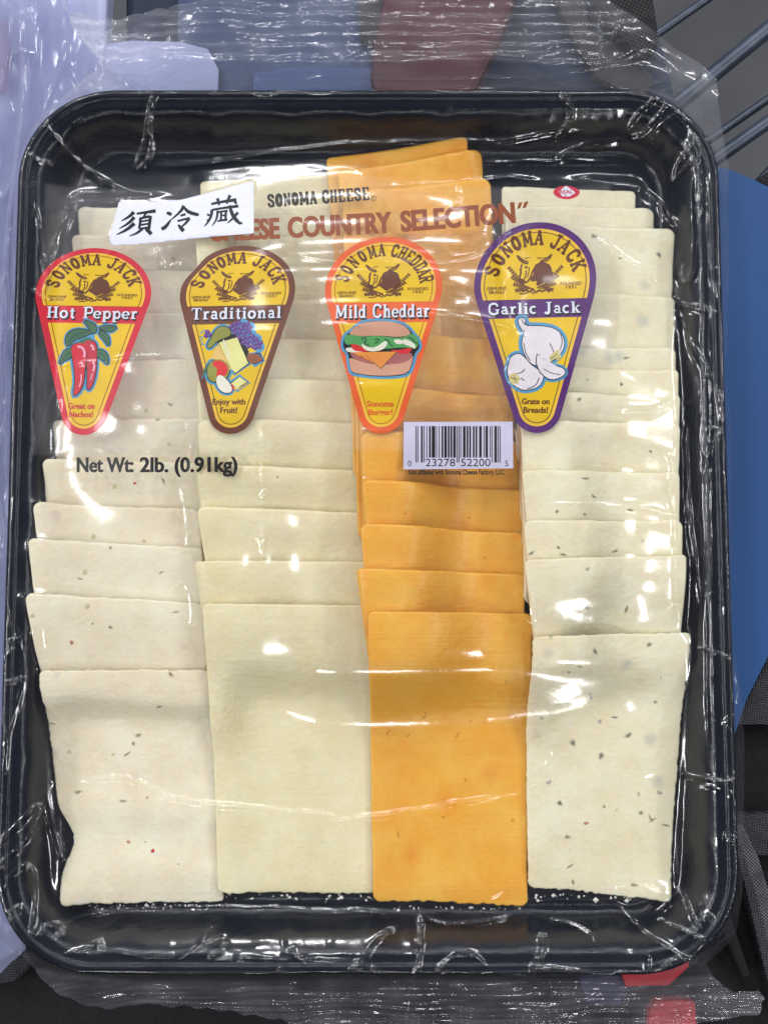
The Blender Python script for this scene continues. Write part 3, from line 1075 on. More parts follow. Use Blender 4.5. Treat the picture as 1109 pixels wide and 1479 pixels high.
def maxf_(a_, r_):
    for ax in (0, 1):
        o_ = a_.copy()
        for k_ in range(1, r_ + 1):
            o_ = np.maximum(o_, np.roll(a_, k_, ax))
            o_ = np.maximum(o_, np.roll(a_, -k_, ax))
        a_ = o_
    return a_


_cov = (CH > CH0 + 0.0005).astype(float)
_closed = 1 - maxf_(1 - maxf_(_cov, 5), 5)            # gaps between the rows filled in
CHF = maxf_(CH * _cov, 5)
CHF = blur(CHF, 2.2)
_kx = np.exp(-0.5 * (np.arange(-18, 19) / 6.0) ** 2)
_kx /= _kx.sum()
_pd = np.pad(CHF, ((0, 0), (18, 18)), 'edge')
CHF = np.maximum(CHF * 0.0, sum(_kx[i] * _pd[:, i:i + CHF.shape[1]] for i in range(37)))
OBST = np.maximum(OBST, np.where(_closed > 0.5, np.minimum(CHF, 0.022), 0))
# package outline in photo pixels (seen at about z = 0.012)
OUTL = [(84, -30), (88, 6), (100, 14), (116, 12), (132, 18), (150, 15), (168, 19), (186, 13), (205, 12), (222, 5), (240, 6), (256, -1), (272, 0), (290, -8), (310, -14), (600, -24), (870, -24),
        (886, -4), (900, 6), (912, 15), (925, 25), (940, 38), (958, 50), (978, 66), (995, 76), (1012, 84), (1024, 92), (1038, 104), (1041, 120), (1042, 180), (1043, 236), (1049, 245),
        (1046, 262), (1044, 300), (1046, 380), (1045, 430), (1040, 456), (1042, 480), (1034, 560), (1044, 600), (1048, 640), (1046, 690), (1046, 760), (1046, 880), (1050, 930), (1056, 980), (1064, 1025), (1067, 1080),
        (1068, 1140), (1066, 1200), (1063, 1290), (1060, 1346), (1040, 1366), (1016, 1388), (1030, 1410), (1048, 1428), (1064, 1437), (1098, 1433), (1106, 1444), (1100, 1449), (1103, 1460), (1098, 1468), (1060, 1474), (1010, 1486), (960, 1500), (440, 1500),
        (432, 1482), (418, 1484), (405, 1474), (388, 1477), (370, 1468), (352, 1470), (335, 1462), (318, 1464), (300, 1456), (284, 1459), (266, 1451), (248, 1456), (230, 1451), (212, 1450), (196, 1453), (176, 1455), (156, 1462), (136, 1457), (118, 1457), (100, 1445),
        (84, 1440), (72, 1424), (58, 1410), (52, 1396), (42, 1385), (36, 1374), (20, 1368), (4, 1356), (-30, 1340), (-60, 1300), (-60, 860), (-20, 800), (4, 640), (18, 480), (26, 330), (34, 240), (60, 180), (120, 110), (142, 82), (120, 58), (104, 40)]


def denser(poly, step=6, amp=0.8):
    out_ = []
    n = len(poly)
    for i in range(n):
        a, b = np.array(poly[i], float), np.array(poly[(i + 1) % n], float)
        k = max(1, int(np.linalg.norm(b - a) / step))
        for j in range(k):
            p = a + (b - a) * j / k
            out_.append((p[0] + amp * float(vnoise(p[1] * 0.11, 3.1, 5)), p[1] + amp * float(vnoise(p[0] * 0.11, 8.1, 6))))
    return out_


OUTW = [tuple(map(float, UP(x, y, 0.012))) for x, y in denser(OUTL)]
OUTA = np.array(OUTW)

# coarse membrane
ins = inpoly(GXX, GYY, OUTW)
far_ = ~ins
rim = tray_z(GXX, GYY, -1)
sdf = rr_sdf(GXX, GYY)
zout = 0.0075 + 0.002 * fbm(GXX * 40, GYY * 40, 3, 2)
PXg, PYg = PX(GXX, GYY, 0.018)
printz = smooth01(250, 275, PYg) * (1 - smooth01(680, 700, PYg)) * smooth01(48, 70, PXg) * (1 - smooth01(880, 900, PXg))
clear_ = 0.0004 + 0.0006 * printz
ob = blur(np.maximum(OBST, 0), 1.0) + clear_
ob = np.maximum(ob, OBST + clear_)
ob = np.where(sdf > 0.0, -0.004, ob)
Fz = np.maximum(ob, 0.02)
Fz = np.where(sdf > 0, 0.0235 - np.clip(sdf, 0, 0.06) * 0.45, Fz)
suck = 0.0000105 * (1 - 0.55 * printz)
for it in range(420):
    a = Fz
    avg = a.copy()
    avg[1:-1, 1:-1] = 0.25 * (a[:-2, 1:-1] + a[2:, 1:-1] + a[1:-1, :-2] + a[1:-1, 2:]) - suck[1:-1, 1:-1]
    Fz = np.maximum(avg, ob)
    Fz = np.where((sdf > 0.022), zout, Fz)
F0 = blur(Fz, 0.8)
F0 = np.maximum(F0, ob)
F0s = blur(F0, 2.4)
F0 = F0 * (1 - printz) + np.maximum(F0s, ob) * printz
# pulled tight, the film lies smoothly across the rows
_ch = blur((CH > CH0 + 0.0005).astype(float), 3.0)
_env = maxf_(F0, 3)
_o = _env.copy()
for k_ in range(1, 31):
    _o = np.maximum(_o, np.maximum(np.roll(_env, k_, 1), np.roll(_env, -k_, 1)) - k_ * 0.00003)
_in = blur((CH > CH0 + 0.0005).astype(float), 9.0)
_lim = np.where(sdf > -0.030, F0, _o)
_k = np.exp(-0.5 * (np.arange(-36, 37) / 12.0) ** 2)
_k /= _k.sum()
_pd = np.pad(_lim, ((0, 0), (36, 36)), 'edge')
_tight = blur(sum(_k[i] * _pd[:, i:i + _lim.shape[1]] for i in range(73)), 4.0)
F0 = F0 + (np.maximum(_tight, F0) - F0) * smooth01(0.30, 0.95, _ch)
F0 = np.maximum(blur(F0, 1.2), ob)

# fine grid
FS = 0.0005
fx_ = np.arange(GX0 + 0.004, GX1 - 0.012, FS)
fy_ = np.arange(GY0 + 0.006, GY1 - 0.006, FS)
FX, FY = np.meshgrid(fx_, fy_)
PXf, PYf = PX(FX, FY, 0.018)
Z = samp(F0, FX, FY)
sd = rr_sdf(FX, FY)

# broad procedural creasing, where the film is slack
def creases(x, y, f, seed, warp=0.6):
    wx = x * f + warp * fbm(x * f * 0.5, y * f * 0.5, seed + 1, 2)
    wy = y * f + warp * fbm(x * f * 0.5 + 9, y * f * 0.5, seed + 2, 2)
    n = vnoise(wx, wy, seed)
    return 1 - np.abs(n) * 2.2


cheesey = blur((CH > CH0 + 0.0005).astype(float), 2.5)
chf = samp(cheesey, FX, FY)
slack = np.clip(smooth01(-0.034, -0.012, sd) * (1 - 0.97 * chf) + 0.03, 0, 1)
outside = smooth01(-0.003, 0.004, sd)
amp = np.where(outside > 0.5, 1.0, 0.8)
patch = 0.35 + 0.65 * smooth01(-0.25, 0.45, fbm(FX * 24, FY * 24, 91, 2))
# wrinkles that radiate from the tray corners
ang = np.arctan2(FY - TC[1], FX - TC[0])
c1 = creases(FX, FY, 75, 21, 0.9)
c2 = creases(FX, FY * 0.5, 150, 33, 0.8)
c3 = creases(FX * 0.45, FY, 120, 57, 0.7)
Z += slack * patch * (0.00026 * np.maximum(c1, -0.4) + 0.00005 * np.maximum(c2, 0) + 0.00012 * np.maximum(c3, 0)) * amp
Z += outside * (0.0017 * fbm(FX * 24, FY * 24, 44, 2) + 0.0005 * np.maximum(creases(FX, FY, 48, 45, 0.9), 0))
# over the cheese the film hardly wrinkles
Z += chf * (0.00005 * np.maximum(creases(FX * 0.5, FY, 70, 77, 0.8), 0) ** 2)

# crimped seals, top and bottom
topseal = smooth01(74, 62, PYf) * 1.0
topseal = (1 - smooth01(58 + 0.012 * PXf, 68 + 0.012 * PXf, PYf)) * smooth01(60, 110, PXf) * (1 - smooth01(860, 1000, PXf + PYf * 1.2))
botline = 1408 + 0.00006 * (PXf - 500) ** 2 * 0.2 + np.where(PXf < 200, -(200 - PXf) * 0.10, 0)
botseal = smooth01(botline, botline + 10, PYf)
lines_t = np.sin((PYf + 4 * fbm(PXf * 0.012, PYf * 0.02, 5, 2)) * 2 * np.pi / 15.0)
bx = np.clip((PXf - 30) / 260, 0, 1)
fan = PYf - 40 * np.exp(-((PXf - 60) / 90.0) ** 2)
lines_b = np.sin((fan + 5 * fbm(PXf * 0.01, PYf * 0.03, 15, 2)) * 2 * np.pi / 11.0)
brk = 0.45 + 0.55 * smooth01(-0.5, 0.5, fbm(PXf * 0.010, PYf * 0.10, 23, 2))
Z += topseal * brk * (0.00040 * lines_t + 0.00040 * fbm(PXf * 0.014, PYf * 0.13, 71, 2))
Z += botseal * brk * (0.00038 * lines_b + 0.00036 * fbm(PXf * 0.012, fan * 0.14, 73, 2))
# herring-bone puckers at the left end of the top seal
pk = np.exp(-(((PXf - 175) / 60) ** 2)) * np.exp(-(((PYf - 42) / 22) ** 2))
Z += pk * 0.0006 * creases(PXf + PYf * 0.6, PYf * 1.5 - PXf * 0.5, 0.055, 88, 0.7)

# traced folds: (points, height mm, half width px, style)  style 'r' = ridge, 's' = step down below the line, 'v' = valley
RIDGES = [
    # top, across the tray rim
    ([(215, 175), (222, 215), (212, 240), (196, 240)], 1.1, 4.5, 'r'), ([(255, 128), (222, 150), (215, 200), (196, 240)], 1.0, 4, 'r'), ([(95, 20), (120, 60), (160, 100), (205, 132), (214, 150)], 1.6, 5, 'r'),
    ([(255, 95), (232, 125), (222, 140)], 0.9, 3.5, 'r'), ([(230, 62), (232, 90), (223, 122)], 0.8, 5, 'r'), ([(150, 92), (196, 104), (224, 82), (246, 76)], 0.8, 4, 'r'),
    ([(100, 122), (112, 60), (118, 100), (130, 122)], 0.8, 4, 'r'), ([(75, 100), (90, 80), (104, 45)], 0.7, 4, 'r'), ([(62, 162), (85, 155), (100, 135), (135, 128)], 0.7, 5, 'r'),
    ([(210, 240), (300, 236), (420, 216), (520, 207), (600, 205), (680, 203), (735, 204), (800, 190), (850, 186)], 1.0, 5, 'r'),
    ([(245, 144), (330, 142), (370, 143), (395, 148), (412, 132), (420, 145), (560, 139), (700, 133), (770, 132)], 0.9, 3.5, 'r'),
    ([(280, 113), (400, 111), (440, 108), (470, 102), (520, 108), (560, 113), (640, 112), (744, 107), (765, 115), (780, 130)], 0.8, 3.5, 'r'),
    ([(370, 62), (372, 118)], 0.9, 4, 'r'), ([(372, 97), (440, 96)], 0.7, 4, 'r'), ([(460, 100), (500, 60), (545, 40)], 0.6, 4, 'r'), ([(398, 140), (420, 118), (470, 100), (520, 58)], 0.5, 3, 'r'),
    ([(740, 50), (770, 60), (790, 75), (830, 70), (885, 72), (925, 55)], 0.9, 5, 'r'), ([(795, 115), (812, 130), (816, 150), (822, 172), (810, 195), (798, 204)], 1.3, 4, 'r'),
    ([(806, 128), (806, 150), (820, 165)], 0.9, 3, 'r'), ([(780, 105), (800, 108), (830, 90), (880, 82), (920, 72), (940, 60)], 0.9, 4, 'r'),
    ([(800, 135), (860, 128), (900, 132), (935, 140), (955, 152), (975, 150)], 1.1, 4, 'r'), ([(930, 60), (950, 66), (972, 80), (980, 95), (960, 112), (940, 126)], 1.1, 5, 'r'),
    ([(905, 192), (912, 170), (935, 155), (950, 148)], 1.0, 3.5, 'r'), ([(905, 192), (918, 202), (942, 180), (962, 152)], 1.0, 4, 'r'), ([(950, 150), (962, 128), (985, 120), (1000, 128)], 0.8, 3.5, 'r'),
    ([(800, 232), (850, 205), (890, 205), (905, 195)], 0.9, 9, 'r'), ([(690, 232), (760, 233), (830, 231), (880, 232)], 0.6, 5, 'r'),
    ([(905, 10), (880, 60)], 0.5, 4, 'r'), ([(860, 5), (950, 50), (1000, 80)], 0.6, 5, 'r'),
    # upper right corner
    ([(970, 262), (975, 240), (990, 222), (1005, 205)], 0.9, 4, 'r'), ([(970, 262), (988, 245), (1003, 235)], 0.7, 3, 'r'), ([(1005, 215), (1000, 235), (1010, 265), (1006, 300), (1000, 330)], 0.9, 4, 'r'),
    ([(935, 205), (955, 180), (985, 172)], 0.6, 4, 'r'), ([(975, 175), (990, 190), (1002, 210), (998, 232), (1003, 248)], 0.7, 3, 'r'),
    ([(915, 265), (940, 280), (955, 300), (968, 330)], 0.8, 5, 'r'), ([(1018, 255), (1020, 300), (1016, 345), (1025, 370), (1018, 390)], 0.8, 4, 'r'),
    ([(1001, 250), (1002, 330), (1003, 400), (984, 415), (978, 400), (990, 380)], 0.8, 4, 'r'), ([(860, 340), (900, 378), (930, 395), (948, 425), (975, 440), (1010, 452), (1037, 463)], 1.2, 5, 'r'),
    ([(978, 448), (985, 480), (1000, 510), (1015, 540), (1025, 560)], 1.1, 5, 'r'), ([(1037, 463), (1030, 430), (1020, 405), (1026, 380)], 0.7, 4, 'r'), ([(1025, 560), (1036, 590), (1040, 620)], 0.9, 4, 'r'),
    ([(1011, 350), (1011, 500), (1012, 620), (1015, 720), (1017, 900), (1020, 1100)], 0.5, 2.5, 'r'), ([(1020, 350), (1021, 620), (1024, 900), (1030, 1150)], 0.4, 2.5, 'r'),
    ([(1012, 624), (1040, 626)], 0.9, 5, 'r'), ([(1012, 680), (1022, 645), (1042, 624)], 0.9, 4, 'r'), ([(988, 608), (990, 700), (993, 760), (1005, 860), (1012, 890)], 0.9, 4, 'r'),
    # over the garlic column, right
    ([(878, 610), (900, 600), (945, 598), (962, 580)], 0.6, 6, 'r'), ([(955, 655), (966, 665), (968, 690), (960, 720), (970, 745)], 0.5, 4, 'r'), ([(752, 738), (800, 730), (860, 734), (930, 738), (975, 746)], 0.5, 4, 'r'),
    ([(970, 700), (968, 790), (970, 860), (982, 905)], 0.5, 4, 'r'), ([(1002, 932), (1030, 942), (1052, 952)], 0.9, 3, 'r'), ([(1052, 950), (1056, 975), (1062, 1000), (1060, 1020)], 0.7, 4, 'r'),
    ([(1038, 1048), (1044, 1040), (1058, 1034), (1054, 1045), (1044, 1052)], 1.0, 6, 'r'), ([(970, 1115), (1000, 1120), (1040, 1128), (1058, 1120), (1050, 1112)], 1.2, 4.5, 'r'), ([(1000, 1140), (1035, 1130), (1058, 1150), (1064, 1200)], 0.7, 5, 'r'),
    ([(1036, 1206), (1062, 1208)], 1.0, 6, 'r'), ([(762, 1132), (785, 1115), (797, 1090), (793, 1078)], 0.7, 5, 'r'), ([(762, 1135), (780, 1128), (800, 1105), (806, 1092)], 0.5, 4, 'r'), ([(806, 1090), (820, 1150), (790, 1140), (770, 1130)], 0.4, 4, 'r'),
    ([(820, 1148), (880, 1130), (960, 1108)], 0.4, 6, 'r'),
    # long fold across the lower slices
    ([(80, 1132), (95, 1128), (150, 1122), (195, 1124), (235, 1150), (290, 1163), (380, 1170), (440, 1174), (485, 1180), (494, 1190), (515, 1182), (560, 1177), (620, 1170), (690, 1154), (760, 1146)], 1.5, 4.5, 'r'),
    # left side
    ([(100, 300), (90, 340), (72, 395), (70, 415), (60, 440)], 0.8, 4, 'r'), ([(52, 290), (62, 330), (68, 395), (72, 430)], 0.8, 4, 'r'), ([(68, 395), (85, 345), (96, 310), (110, 290)], 0.7, 3.5, 'r'),
    ([(58, 160), (80, 200), (110, 235), (150, 262), (190, 280)], 0.9, 4, 'r'), ([(48, 230), (62, 240), (80, 240)], 0.8, 4, 'r'), ([(50, 420), (60, 437), (100, 440)], 0.6, 3, 'r'), ([(85, 560), (70, 610), (55, 660)], 0.6, 4, 'r'),
    ([(0, 1085), (30, 1030), (42, 975), (30, 900), (10, 840)], 0.9, 6, 'r'), ([(0, 985), (25, 984), (42, 978)], 1.0, 3, 'r'), ([(0, 960), (20, 935), (45, 910)], 0.8, 5, 'r'),
    ([(0, 1225), (35, 1180), (58, 1158), (66, 1170), (72, 1200)], 1.2, 5, 'r'), ([(0, 1250), (30, 1225), (55, 1190), (66, 1165)], 1.0, 4, 'r'), ([(70, 1180), (78, 1220), (98, 1245), (92, 1210), (82, 1200)], 1.0, 4, 'r'),
    ([(0, 1010), (14, 1040), (18, 1080), (10, 1120)], 0.9, 6, 'r'), ([(10, 1280), (28, 1250), (45, 1245), (54, 1270), (52, 1320), (48, 1360)], 0.9, 4, 'r'), ([(0, 1330), (30, 1322), (34, 1300), (16, 1318)], 1.0, 4, 'r'),
    # bottom wall of the tray
    ([(85, 1350), (105, 1328), (150, 1318), (200, 1313), (320, 1309), (430, 1314), (540, 1316), (590, 1318), (602, 1308)], 0.8, 3, 's'),
    ([(58, 1354), (66, 1335), (88, 1332), (98, 1345), (80, 1356)], 0.9, 3, 'r'), ([(88, 1374), (130, 1372), (148, 1356), (148, 1370), (170, 1370), (220, 1376), (280, 1378), (300, 1345), (312, 1338)], 0.9, 3, 'r'),
    ([(280, 1378), (330, 1352), (318, 1372), (300, 1380), (400, 1380), (415, 1386), (427, 1368), (425, 1382), (480, 1386), (520, 1382)], 0.9, 3.5, 'r'), ([(405, 1390), (412, 1410), (430, 1428), (450, 1420)], 0.9, 4, 'r'),
    ([(500, 1400), (530, 1378), (545, 1358), (575, 1340)], 1.2, 5, 'r'), ([(535, 1385), (545, 1405), (570, 1420), (595, 1408), (602, 1390)], 1.0, 4, 'r'), ([(604, 1318), (610, 1340), (606, 1380), (600, 1400)], 1.1, 5, 'r'),
    ([(608, 1320), (625, 1334), (650, 1336), (700, 1332), (750, 1322)], 0.9, 4, 'r'), ([(625, 1400), (650, 1378), (672, 1372), (690, 1380), (705, 1395)], 1.0, 4, 'r'), ([(632, 1400), (645, 1420), (668, 1430)], 1.1, 5, 'r'),
    ([(790, 1330), (825, 1336), (850, 1348), (858, 1360)], 0.7, 5, 'r'), ([(785, 1345), (782, 1365), (772, 1388), (762, 1400)], 1.2, 5, 'r'), ([(700, 1395), (735, 1400), (758, 1402), (770, 1390), (830, 1395), (880, 1404), (920, 1408)], 0.9, 4, 'r'),
    ([(762, 1400), (758, 1430)], 1.1, 5, 'r'), ([(775, 1395), (785, 1425), (795, 1440)], 0.9, 4, 'r'), ([(944, 1320), (965, 1300), (982, 1288), (990, 1296), (1002, 1330), (1010, 1345)], 1.2, 4, 'r'), ([(944, 1320), (960, 1334), (990, 1345), (1018, 1352)], 0.9, 3.5, 'r'),
    ([(1014, 1328), (1020, 1318), (1027, 1320), (1022, 1332)], 0.9, 3, 'r'), ([(922, 1380), (922, 1405), (930, 1405), (934, 1380), (926, 1374)], 0.6, 2.5, 'r'), ([(950, 1400), (952, 1388), (975, 1378), (1000, 1378)], 0.8, 3, 'r'),
    ([(880, 1300), (920, 1340), (970, 1372), (1010, 1392), (1020, 1400)], 1.0, 5, 'r'), ([(1060, 1346), (1020, 1366), (1010, 1395)], 0.8, 4, 'r'), ([(1000, 1396), (1030, 1420), (1062, 1436)], 0.8, 4, 'r'),
    # over the labels
    ([(500, 370), (560, 372), (620, 388), (680, 380), (740, 340), (800, 318)], 0.35, 3, 'r'), ([(590, 462), (640, 470), (700, 476), (740, 484), (720, 498)], 0.4, 5, 'r'), ([(150, 376), (190, 344), (210, 330)], 0.4, 3, 'r'),
    ([(232, 376), (240, 396), (262, 380)], 0.3, 3, 'r'), ([(60, 530), (150, 528), (220, 518), (300, 530)], 0.3, 3, 'r'), ([(560, 268), (680, 262), (730, 255), (790, 262)], 0.5, 5, 'r'), ([(655, 300), (668, 285), (660, 268)], 0.4, 3, 'r'),
    ([(384, 560), (386, 700), (388, 840)], 0.25, 9, 'r'), ([(382, 680), (392, 715), (380, 722)], 0.4, 3, 'r'), ([(374, 780), (386, 785), (384, 800)], 0.35, 3, 'r'),
    ([(270, 700), (274, 740), (278, 770), (276, 800)], 0.6, 4, 'r'), ([(262, 835), (278, 850), (284, 900), (270, 905)], 0.6, 4, 'r'), ([(240, 840), (258, 838), (266, 852)], 0.5, 3, 'r'), ([(70, 862), (69, 900), (72, 940)], 0.5, 3.5, 'r'),
    ([(50, 900), (48, 930), (60, 965)], 0.6, 4, 'r'), ([(700, 1300), (740, 1280), (765, 1255)], 0.5, 4, 'r'), ([(880, 1280), (925, 1268), (960, 1290)], 0.5, 5, 'r'),
    ([(280, 610), (284, 660), (282, 700)], 0.5, 4, 'r'), ([(752, 620), (758, 660), (772, 700)], 0.4, 4, 'r'), ([(760, 860), (756, 890), (768, 900)], 0.5, 4, 'r'),
]
fx0_, fy0_ = fx_[0], fy_[0]
NYf, NXf = FX.shape
for pts, h, w, st in RIDGES:
    P = np.array([UP(x, y, 0.018) for x, y in pts], float)
    # smooth the polyline
    for _ in range(2):
        Q = [P[0]]
        for i in range(len(P) - 1):
            Q += [P[i] * 0.75 + P[i + 1] * 0.25, P[i] * 0.25 + P[i + 1] * 0.75]
        Q.append(P[-1])
        P = np.array(Q)
    wm = w * DIST / FPX
    i0 = max(0, int((P[:, 0].min() - 4 * wm - fx0_) / FS)); i1 = min(NXf, int((P[:, 0].max() + 4 * wm - fx0_) / FS) + 1)
    j0 = max(0, int((P[:, 1].min() - 4 * wm - fy0_) / FS)); j1 = min(NYf, int((P[:, 1].max() + 4 * wm - fy0_) / FS) + 1)
    if i1 <= i0 or j1 <= j0:
        continue
    x, y = FX[j0:j1, i0:i1], FY[j0:j1, i0:i1]
    x = x + 0.0005 * vnoise(x * 110, y * 110, 301)
    y = y + 0.0005 * vnoise(x * 110, y * 110, 302)
    dmin = np.full(x.shape, 1.0)
    tpar = np.zeros(x.shape)
    seg = np.linalg.norm(P[1:] - P[:-1], axis=1)
    tot = seg.sum()
    acc = 0.0
    for i in range(len(P) - 1):
        a, b = P[i], P[i + 1]
        d = b - a
        l2 = max(d @ d, 1e-12)
        t_ = np.clip(((x - a[0]) * d[0] + (y - a[1]) * d[1]) / l2, 0, 1)
        dd = np.hypot(x - a[0] - t_ * d[0], y - a[1] - t_ * d[1])
        m_ = dd < dmin
        dmin = np.where(m_, dd, dmin)
        tpar = np.where(m_, (acc + t_ * seg[i]) / tot, tpar)
        acc += seg[i]
    taper = np.clip(np.minimum(tpar, 1 - tpar) / 0.12, 0.15, 1)
    taper = taper * (0.9 + 0.1 * vnoise(tpar * tot * 180, np.full_like(tpar, 1.5), len(pts) + 7))
    prof_ = np.exp(-(dmin / (wm * 0.8)) ** 1.5)
    Z[j0:j1, i0:i1] += h * 0.001 * taper * prof_ * 1.05

# the sticker presses the film flat under it
STK = [(174, 292), (262, 292), (366, 263), (366, 337), (258, 349), (166, 354), (159, 350)]
stkw = [tuple(map(float, UP(x, y, 0.018))) for x, y in STK]
smk = blur(inpoly(FX, FY, stkw).astype(float), 2.0)
Zs = samp(blur(F0, 3.0), FX, FY) + 0.0006
Z = Z * (1 - smk) + np.maximum(Zs, samp(ob, FX, FY)) * smk
# never cut into what lies below
OBf = samp(ob, FX, FY)
Z = np.where(sd < 0, np.maximum(Z, OBf - 0.0001), np.maximum(Z, 0.001))

# haze
hz = np.full(Z.shape, 0.004)
edge_in = inpoly(FX, FY, OUTW)
dflange = smooth01(-0.001, 0.002, sd)
hz += dflange * 0.035
hz += topseal * (0.03 + 0.07 * brk) + botseal * (0.03 + 0.07 * brk)
pan = smooth01(258, 268, PYf - 10 * np.sin(PXf * 0.01)) * (1 - smooth01(655, 662, PYf)) * smooth01(64, 72, PXf + (PYf - 300) * 0.05) * (1 - smooth01(874, 882, PXf))
hz += pan * 0.11
up = smooth01(700, 380, PYf)
hz += chf * 0.012
ul = (1 - smooth01(120, 300, PXf)) * (1 - smooth01(60, 200, PYf + 0.4 * PXf - 60))
hz += 0.25 * ul * dflange
hz += 0.10 * smooth01(905, 1000, PXf) * (1 - smooth01(240, 300, PYf)) * dflange
hz = np.clip(hz * (0.85 + 0.3 * fbm(FX * 90, FY * 90, 9, 2)), 0.003, 0.7)

# film mesh: cells inside the outline; border vertices pulled onto it
keepv = edge_in
keep = keepv[:-1, :-1] | keepv[:-1, 1:] | keepv[1:, 1:] | keepv[1:, :-1]
X2, Y2 = FX.copy(), FY.copy()
usedv = np.zeros(FX.shape, bool)
usedv[:-1, :-1] |= keep; usedv[:-1, 1:] |= keep; usedv[1:, 1:] |= keep; usedv[1:, :-1] |= keep
bj, bi = np.nonzero(usedv & ~keepv)
for s in range(0, len(bj), 2000):
    jj, ii = bj[s:s + 2000], bi[s:s + 2000]
    pts = np.stack([FX[jj, ii], FY[jj, ii]], -1)
    A_, B_ = OUTA, np.roll(OUTA, -1, 0)
    d = B_ - A_
    l2 = np.maximum((d ** 2).sum(1), 1e-14)
    t_ = np.clip(((pts[:, None] - A_[None]) * d[None]).sum(-1) / l2[None], 0, 1)
    q = A_[None] + t_[..., None] * d[None]
    dist = ((pts[:, None] - q) ** 2).sum(-1)
    bst = dist.argmin(1)
    q = q[np.arange(len(jj)), bst]
    X2[jj, ii], Y2[jj, ii] = q[:, 0], q[:, 1]
m_film = film_mat('clear_film')
film = grid_obj('plastic_wrap', X2, Y2, Z, keep, m_film, attr={'haze': hz})
tag(film, 'clear shiny shrink wrap with crimped ends and printed cheese labels sealed over the tray', 'plastic wrap')


def film_z(x, y):
    fi = np.clip((np.asarray(x) - fx0_) / FS, 0, NXf - 1.001)
    fj = np.clip((np.asarray(y) - fy0_) / FS, 0, NYf - 1.001)
    i, j = np.floor(fi).astype(int), np.floor(fj).astype(int)
    a, b = fi - i, fj - j
    return (Z[j, i] * (1 - a) * (1 - b) + Z[j, i + 1] * a * (1 - b) + Z[j + 1, i] * (1 - a) * b + Z[j + 1, i + 1] * a * b)


# ================================================================== PRINT ON THE FILM
def drape(name, polys, mat, parent, layer, cut=0.001, px=True):
    """polys: list of (verts2d, faces) in photo pixels; laid on the film as thin ink"""
    bm = bmesh.new()
    for sh_ in polys:
        vs, fs = sh_[0], sh_[1]
        dz_ = sh_[2] if len(sh_) > 2 else 0.0
        bv = [bm.verts.new((float(a), float(b), dz_)) for a, b in vs]
        for f in fs:
            try:
                bm.faces.new([bv[i] for i in f])
            except ValueError:
                pass
    if cut:
        cp = cut * FPX / DIST
        xs = [v.co.x for v in bm.verts]
        ys = [v.co.y for v in bm.verts]
        if xs:
            bmesh.ops.triangulate(bm, faces=[f for f in bm.faces if len(f.verts) > 4])
            for ax, lo, hi in ((0, min(xs), max(xs)), (1, min(ys), max(ys))):
                k = math.ceil(lo / cp + 0.02) * cp
                while k < hi:
                    co_ = (k, 0, 0) if ax == 0 else (0, k, 0)
                    no_ = (1, 0, 0) if ax == 0 else (0, 1, 0)
                    bmesh.ops.bisect_plane(bm, geom=bm.verts[:] + bm.edges[:] + bm.faces[:], plane_co=co_, plane_no=no_, dist=1e-5)
                    k += cp
    px_ = np.array([v.co.x for v in bm.verts])
    py_ = np.array([v.co.y for v in bm.verts])
    if len(px_):
        z = np.full(px_.shape, 0.018)
        for _ in range(4):
            x, y = UP(px_, py_, z)
            z = film_z(x, y)
        for v, a, b, c in zip(bm.verts, x, y, z):
            v.co = (a, b, c + 0.00010 + (layer + v.co.z) * 0.00005)
    for f in bm.faces:
        f.smooth = True
        if f.normal.z < 0:
            pass
    bm.normal_update()
    for f in bm.faces:
        if f.normal.z < 0:
            f.normal_flip()
    me = bpy.data.meshes.new(name)
    bm.to_mesh(me)
    bm.free()
    me.materials.append(mat)
    return link(bpy.data.objects.new(name, me), parent)


def poly(pts):
    return (list(pts), [tuple(range(len(pts)))])


def ribbon(pts, w, closed=False):
    """stroke of width w (or list of widths)"""
    n = len(pts)
    vs, fs = [], []
    for i in range(n):
        if closed:
            a, b = pts[(i - 1) % n], pts[(i + 1) % n]
        else:
            a, b = pts[max(i - 1, 0)], pts[min(i + 1, n - 1)]
        dx, dy = b[0] - a[0], b[1] - a[1]
        l = math.hypot(dx, dy) or 1
        ww = (w[i] if isinstance(w, (list, tuple)) else w) / 2
        vs += [(pts[i][0] - dy / l * ww, pts[i][1] + dx / l * ww), (pts[i][0] + dy / l * ww, pts[i][1] - dx / l * ww)]
    for i in range(n if closed else n - 1):
        j = (i + 1) % n
        fs.append((2 * i, 2 * i + 1, 2 * j + 1, 2 * j))
    return (vs, fs)


def curve(pts, k=3):
    P = [tuple(map(float, p)) for p in pts]
    for _ in range(k - 1):
        Q = [P[0]]
        for i in range(len(P) - 1):
            a, b = P[i], P[i + 1]
            Q += [(a[0] * .75 + b[0] * .25, a[1] * .75 + b[1] * .25), (a[0] * .25 + b[0] * .75, a[1] * .25 + b[1] * .75)]
        Q.append(P[-1])
        P = Q
    return P


def ccurve(pts, k=2):
    P = [tuple(map(float, p)) for p in pts]
    for _ in range(k):
        Q = []
        for i in range(len(P)):
            a, b = P[i], P[(i + 1) % len(P)]
            Q += [(a[0] * .75 + b[0] * .25, a[1] * .75 + b[1] * .25), (a[0] * .25 + b[0] * .75, a[1] * .25 + b[1] * .75)]
        P = Q
    return P


def arc(cx, cy, rx, ry, a0, a1, n=10):
    return [(cx + rx * math.cos(math.radians(a0 + (a1 - a0) * i / n)), cy - ry * math.sin(math.radians(a0 + (a1 - a0) * i / n))) for i in range(n + 1)]


_font_cache = {}


